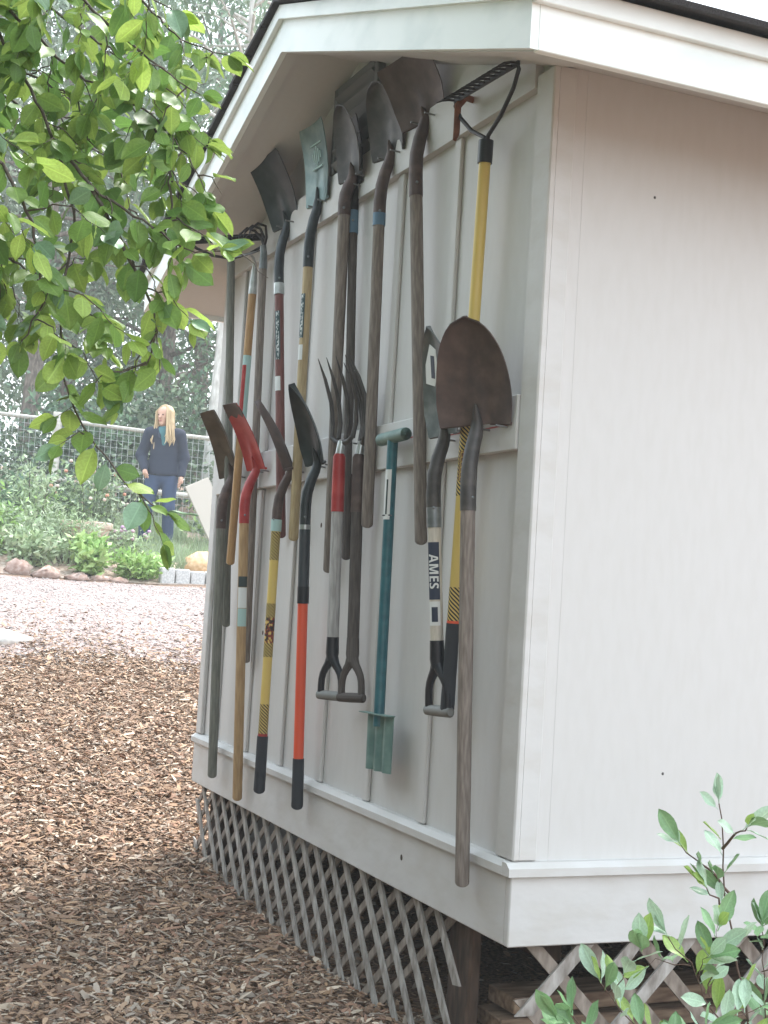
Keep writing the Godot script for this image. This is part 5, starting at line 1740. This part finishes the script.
func make_near_tree() -> void:
	rng.seed = 4711
	var at := V(-2.95, 0, 0.75)
	var y := G(at.x, at.z)
	var o := thing("plum_tree", "leafy green fruit tree with drooping branches overhanging the left of the path", "tree", Transform3D(Basis(), V(at.x, y, at.z)))
	var org := o.position
	var b := MB.new()
	b.tube([V(0, -0.1, 0), V(0.02, 0.25, 0), V(0.0, 0.9, 0.03), V(0.04, 1.6, 0.0), V(0.08, 2.05, -0.05)], [0.15, 0.12, 0.105, 0.10, 0.09], 14, true, 1.0)
	part(o, "trunk", b, M.bark)
	var tw := [[V(-1.496,2.646,-0.227),V(-1.365,2.400,-0.078),V(-1.251,2.145,0.062),V(-1.207,1.964,0.124),V(-1.231,1.784,0.156),V(-1.221,1.613,0.203),V(-1.172,1.514,0.218),V(-1.100,1.404,0.296),V(-1.023,1.359,0.326)],
		[V(-1.451,2.603,-0.211),V(-1.239,2.353,-0.028),V(-1.132,2.282,0.014),V(-1.059,2.233,0.096),V(-0.983,2.119,0.175),V(-0.948,2.057,0.186)],
		[V(-1.251,2.145,0.062),V(-1.193,2.025,0.188),V(-1.073,1.950,0.235),V(-0.995,1.882,0.318),V(-0.959,1.895,0.334)],
		[V(-1.193,2.025,0.188),V(-1.127,1.915,0.209),V(-1.083,1.835,0.223),V(-1.042,1.755,0.235),V(-1.050,1.668,0.225),V(-1.102,1.644,0.202)],
		[V(-1.123,2.711,-0.281),V(-1.047,2.578,-0.148),V(-0.976,2.451,-0.018),V(-0.879,2.423,0.022)],
		[V(-1.496,2.108,0.173),V(-1.380,2.036,0.218),V(-1.316,1.930,0.238),V(-1.275,1.763,0.244),V(-1.314,1.670,0.222)],
		[V(-1.441,2.081,-0.350),V(-1.315,1.949,-0.196),V(-1.219,1.845,-0.053),V(-1.113,1.785,-0.011)],
		[V(-1.366,2.521,0.147),V(-1.222,2.386,0.200),V(-1.100,2.290,0.246),V(-0.987,2.242,0.236)],
		[V(-1.059,2.233,0.096),V(-1.026,2.116,0.157),V(-1.021,1.986,0.205),V(-0.976,1.936,0.275)],
		[V(-1.428,2.484,-0.536),V(-1.225,2.315,-0.351),V(-1.109,2.250,-0.306),V(-0.994,2.209,-0.259)]]
	var crotch := org + V(0.06, 1.95, -0.04)
	var limb := func(pts: Array, r0: float, r1: float) -> void:
		var lb := MB.new()
		var rd := []
		var lp := []
		for k in pts.size():
			rd.append(lerpf(r0, r1, float(k) / (pts.size() - 1)))
			lp.append(pts[k] - org)
		lb.tube(lp, rd, 9, true, 1.0)
		part(o, "limb", lb, M.bark)
	var hub := V(-1.75, 2.75, -0.15)
	limb.call([crotch, V(-2.5, 2.45, 0.4), V(-2.1, 2.68, 0.1), hub], 0.07, 0.025)
	for k in tw.size():
		var st: Vector3 = tw[k][0]
		if st.x < -1.3 or k == 4:
			limb.call([hub, hub.lerp(st, 0.5) + V(0, 0.03, 0), st], 0.016, 0.006)
	# hanging twigs in view
	for k in [1, 5, 6, 7, 9, 5, 7]: # more twigs of the same spray, a little apart
		var sh := V(rng.randf_range(-0.16, -0.02), rng.randf_range(0.0, 0.16), rng.randf_range(-0.25, 0.2))
		var cp := []
		for p in tw[k]: cp.append(p + sh + V(rng.randfn(0, 0.02), rng.randfn(0, 0.02), rng.randfn(0, 0.02)))
		tw.append(cp)
	var leaves := []
	for k in tw.size():
		var t := MB.new()
		var pts := []
		for p in tw[k]: pts.append(p - org)
		var bare := k == 0
		grow(pts, 0.03 if not bare else 0.035, 0.075 if not bare else 0.16, (0.10 if k in [1, 2, 4, 8] else 0.17) if not bare else 0.11, leaves, t, 0.0048, 0.45, 0.0)
		part(o, "twig", t, M.twig)
	# leafy crown over the clearing, above and left of the view, thickened for shade
	var over := []
	for k in 52:
		var a := rng.randf_range(0.0, TAU)
		var q := rng.randf_range(0.5, 2.1)
		var tip := V(-2.3 + cos(a) * q * 0.85, rng.randf_range(3.35, 4.5), 1.0 + sin(a) * q * 1.15)
		var lb := MB.new()
		var c := crotch - org
		var e := tip - org
		var pts := [c, c.lerp(e, 0.35) + V(0, 0.25, 0), c.lerp(e, 0.7) + V(0, 0.15, 0), e]
		grow(pts, 0.10, 0.13, 0.34, over, lb, 0.022, 0.35, 0.7)
		part(o, "limb", lb, M.bark)
	var lm := []
	for k in 5:
		lm.append(leaf_mesh(0.061 * [1.0, 1.08, 0.95, 1.02, 0.9][k], 0.040 * [1.0, 0.95, 1.05, 0.85, 1.0][k], [0.15, 0.35, 0.05, 0.25, -0.1][k], [0.10, 0.18, 0.02, -0.08, 0.25][k], [0.85, 0.95, 0.8, 1.0, 0.9][k]))
	var mats := [M.leaf_bright, M.leaf_bright, M.leaf_mid, M.leaf_mid, M.leaf_deep, M.leaf_blue]
	# no leaf grows across the sight line to the person's face
	var eye := V(-1.7215, 1.2101, 3.0681) - org
	var sight := V(0.239, 0.120, -0.979).normalized()
	leaves = leaves.filter(func(q): return ((q[0] + q[1] * 0.03 - eye) - sight * (q[0] + q[1] * 0.03 - eye).dot(sight)).length() > 0.075 and (q[0].x + org.x < -0.92 or q[0].y + org.y > 2.3))
	# the leaves that show largest are parts of their own
	var camp := V(-1.7215, 1.2101, 3.0681) - org
	leaves.sort_custom(func(a, c): return (a[0] - camp).length_squared() < (c[0] - camp).length_squared())
	var xf := [[], [], []]
	for k in leaves.size():
		var sc := rng.randf_range(0.65, 1.2)
		var up := V(rng.randfn(0, 0.55), 1.0, rng.randfn(0.25, 0.55))
		var t := leaf_xf(leaves[k][0], leaves[k][1], sc, up)
		if k < 300:
			part(o, "leaf", lm[rng.randi() % 5], mats[rng.randi() % mats.size()], t)
		else:
			xf[rng.randi() % 3].append(t)
	print("near leaves ", leaves.size(), " over ", over.size())
	var cap := []
	for q in over:
		for e in 2:
			cap.append(leaf_xf(q[0] + V(rng.randfn(0, 0.05), rng.randfn(0, 0.05), rng.randfn(0, 0.05)), q[1], rng.randf_range(1.0, 1.7), V(rng.randfn(0, 0.5), 1, rng.randfn(0, 0.5))))
	leaf_mat("leaf_canopy_shade", lin(0.09, 0.18, 0.055), Color(0.6, 0.6, 0.6), 0.45)  # leaf colour darkened so the unseen crown blocks more skylight
	var cmesh := leaf_mesh(0.061, 0.040, 0.15, 0.1, 0.88)
	cmesh.surface_set_material(0, M.leaf_canopy_shade)
	scatter("foliage", cmesh, cap, [], o).set_meta("kind", "stuff")
	for k in 3:
		var lmesh := leaf_mesh(0.061, 0.040, [0.15, 0.3, 0.05][k], [0.1, 0.2, 0.0][k], 0.88)
		lmesh.surface_set_material(0, [M.leaf_mid, M.leaf_mid, M.leaf_deep][k])
		var f := scatter("foliage", lmesh, xf[k], [], o)
		f.set_meta("kind", "stuff")

func make_shrub() -> void:
	var sh := [[V(-0.058,0.393,1.001),V(-0.086,0.557,1.000),V(-0.105,0.606,0.996),V(-0.117,0.675,0.995),V(-0.131,0.747,0.994),V(-0.147,0.845,0.993),V(-0.154,0.880,0.994)],
		[V(-0.125,0.719,0.994),V(-0.157,0.765,0.984),V(-0.191,0.786,0.970),V(-0.207,0.801,0.965)],
		[V(-0.117,0.684,0.995),V(-0.157,0.718,1.002),V(-0.185,0.734,1.013)],
		[V(-0.140,0.807,0.994),V(-0.148,0.840,1.047),V(-0.165,0.855,1.095)],
		[V(-0.111,0.410,1.089),V(-0.215,0.539,1.107),V(-0.299,0.640,1.132),V(-0.333,0.687,1.121)],
		[V(-0.174,0.408,1.116),V(-0.366,0.529,1.096),V(-0.432,0.599,1.073)],
		[V(0.040,0.344,0.931),V(0.019,0.510,0.933),V(0.003,0.639,0.935)],
		[V(-0.329,0.439,1.215),V(-0.479,0.508,1.156),V(-0.525,0.576,1.141)]]
	var at := V(-0.05, G(-0.05, 1.05), 1.05)
	var o := thing("shrub", "young shrub with glossy oval leaves growing in front of the side wall", "shrub", Transform3D(Basis(), at))
	var leaves := []
	for k in sh.size():
		var pts := []
		for p in sh[k]: pts.append(p - at)
		if pts[0].y < 0.46 + 0.0 and k != 1 and k != 2 and k != 3:
			pts = [V(pts[0].x * 0.25, 0.0, pts[0].z * 0.25), V(pts[0].x * 0.7, pts[0].y * 0.55, pts[0].z * 0.7)] + pts
		var t := MB.new()
		var lowbush := k >= 4
		grow(pts, 0.024 if k > 0 else 0.04, 0.055, 0.10 if lowbush else 0.0, leaves, t, 0.0042 if k == 0 else 0.003, -0.35, 0.12 if lowbush else (0.25 if k == 0 else 0.03))
		part(o, "stem", t, M.shrub_stem)
	for k in 5: # filling lower growth
		var a := k * 0.9
		var tip := V(0.05 + cos(a) * 0.30, rng.randf_range(0.38, 0.55), sin(a) * 0.22)
		var t := MB.new()
		grow([V(0, 0, 0), V(tip.x * 0.4, tip.y * 0.55, tip.z * 0.4), tip], 0.028, 0.07, 0.10, leaves, t, 0.004, -0.3, 0.15)
		part(o, "stem", t, M.shrub_stem)
	var lm := []
	for k in 4:
		lm.append(leaf_mesh(0.052 * [1.0, 1.15, 0.9, 1.0][k], 0.024 * [1.0, 1.05, 1.1, 0.9][k], [0.25, 0.5, 0.1, 0.35][k], [0.05, -0.1, 0.15, 0.0][k], 1.15))
	var mats := [M.shrub_green, M.shrub_green, M.shrub_pale, M.shrub_pale, M.shrub_lime]
	var rest := []
	for k in leaves.size():
		var t := leaf_xf(leaves[k][0], leaves[k][1], rng.randf_range(0.7, 1.15), V(rng.randfn(-0.2, 0.5), 1.0, rng.randfn(0.2, 0.5)))
		if k < 300:
			part(o, "leaf", lm[rng.randi() % 4], mats[rng.randi() % mats.size()], t)
		else:
			rest.append(t)
	print("shrub leaves ", leaves.size())
	if rest.size():
		(lm[0] as ArrayMesh).surface_set_material(0, M.shrub_green)
		scatter("foliage", lm[0], rest, [], o).set_meta("kind", "stuff")
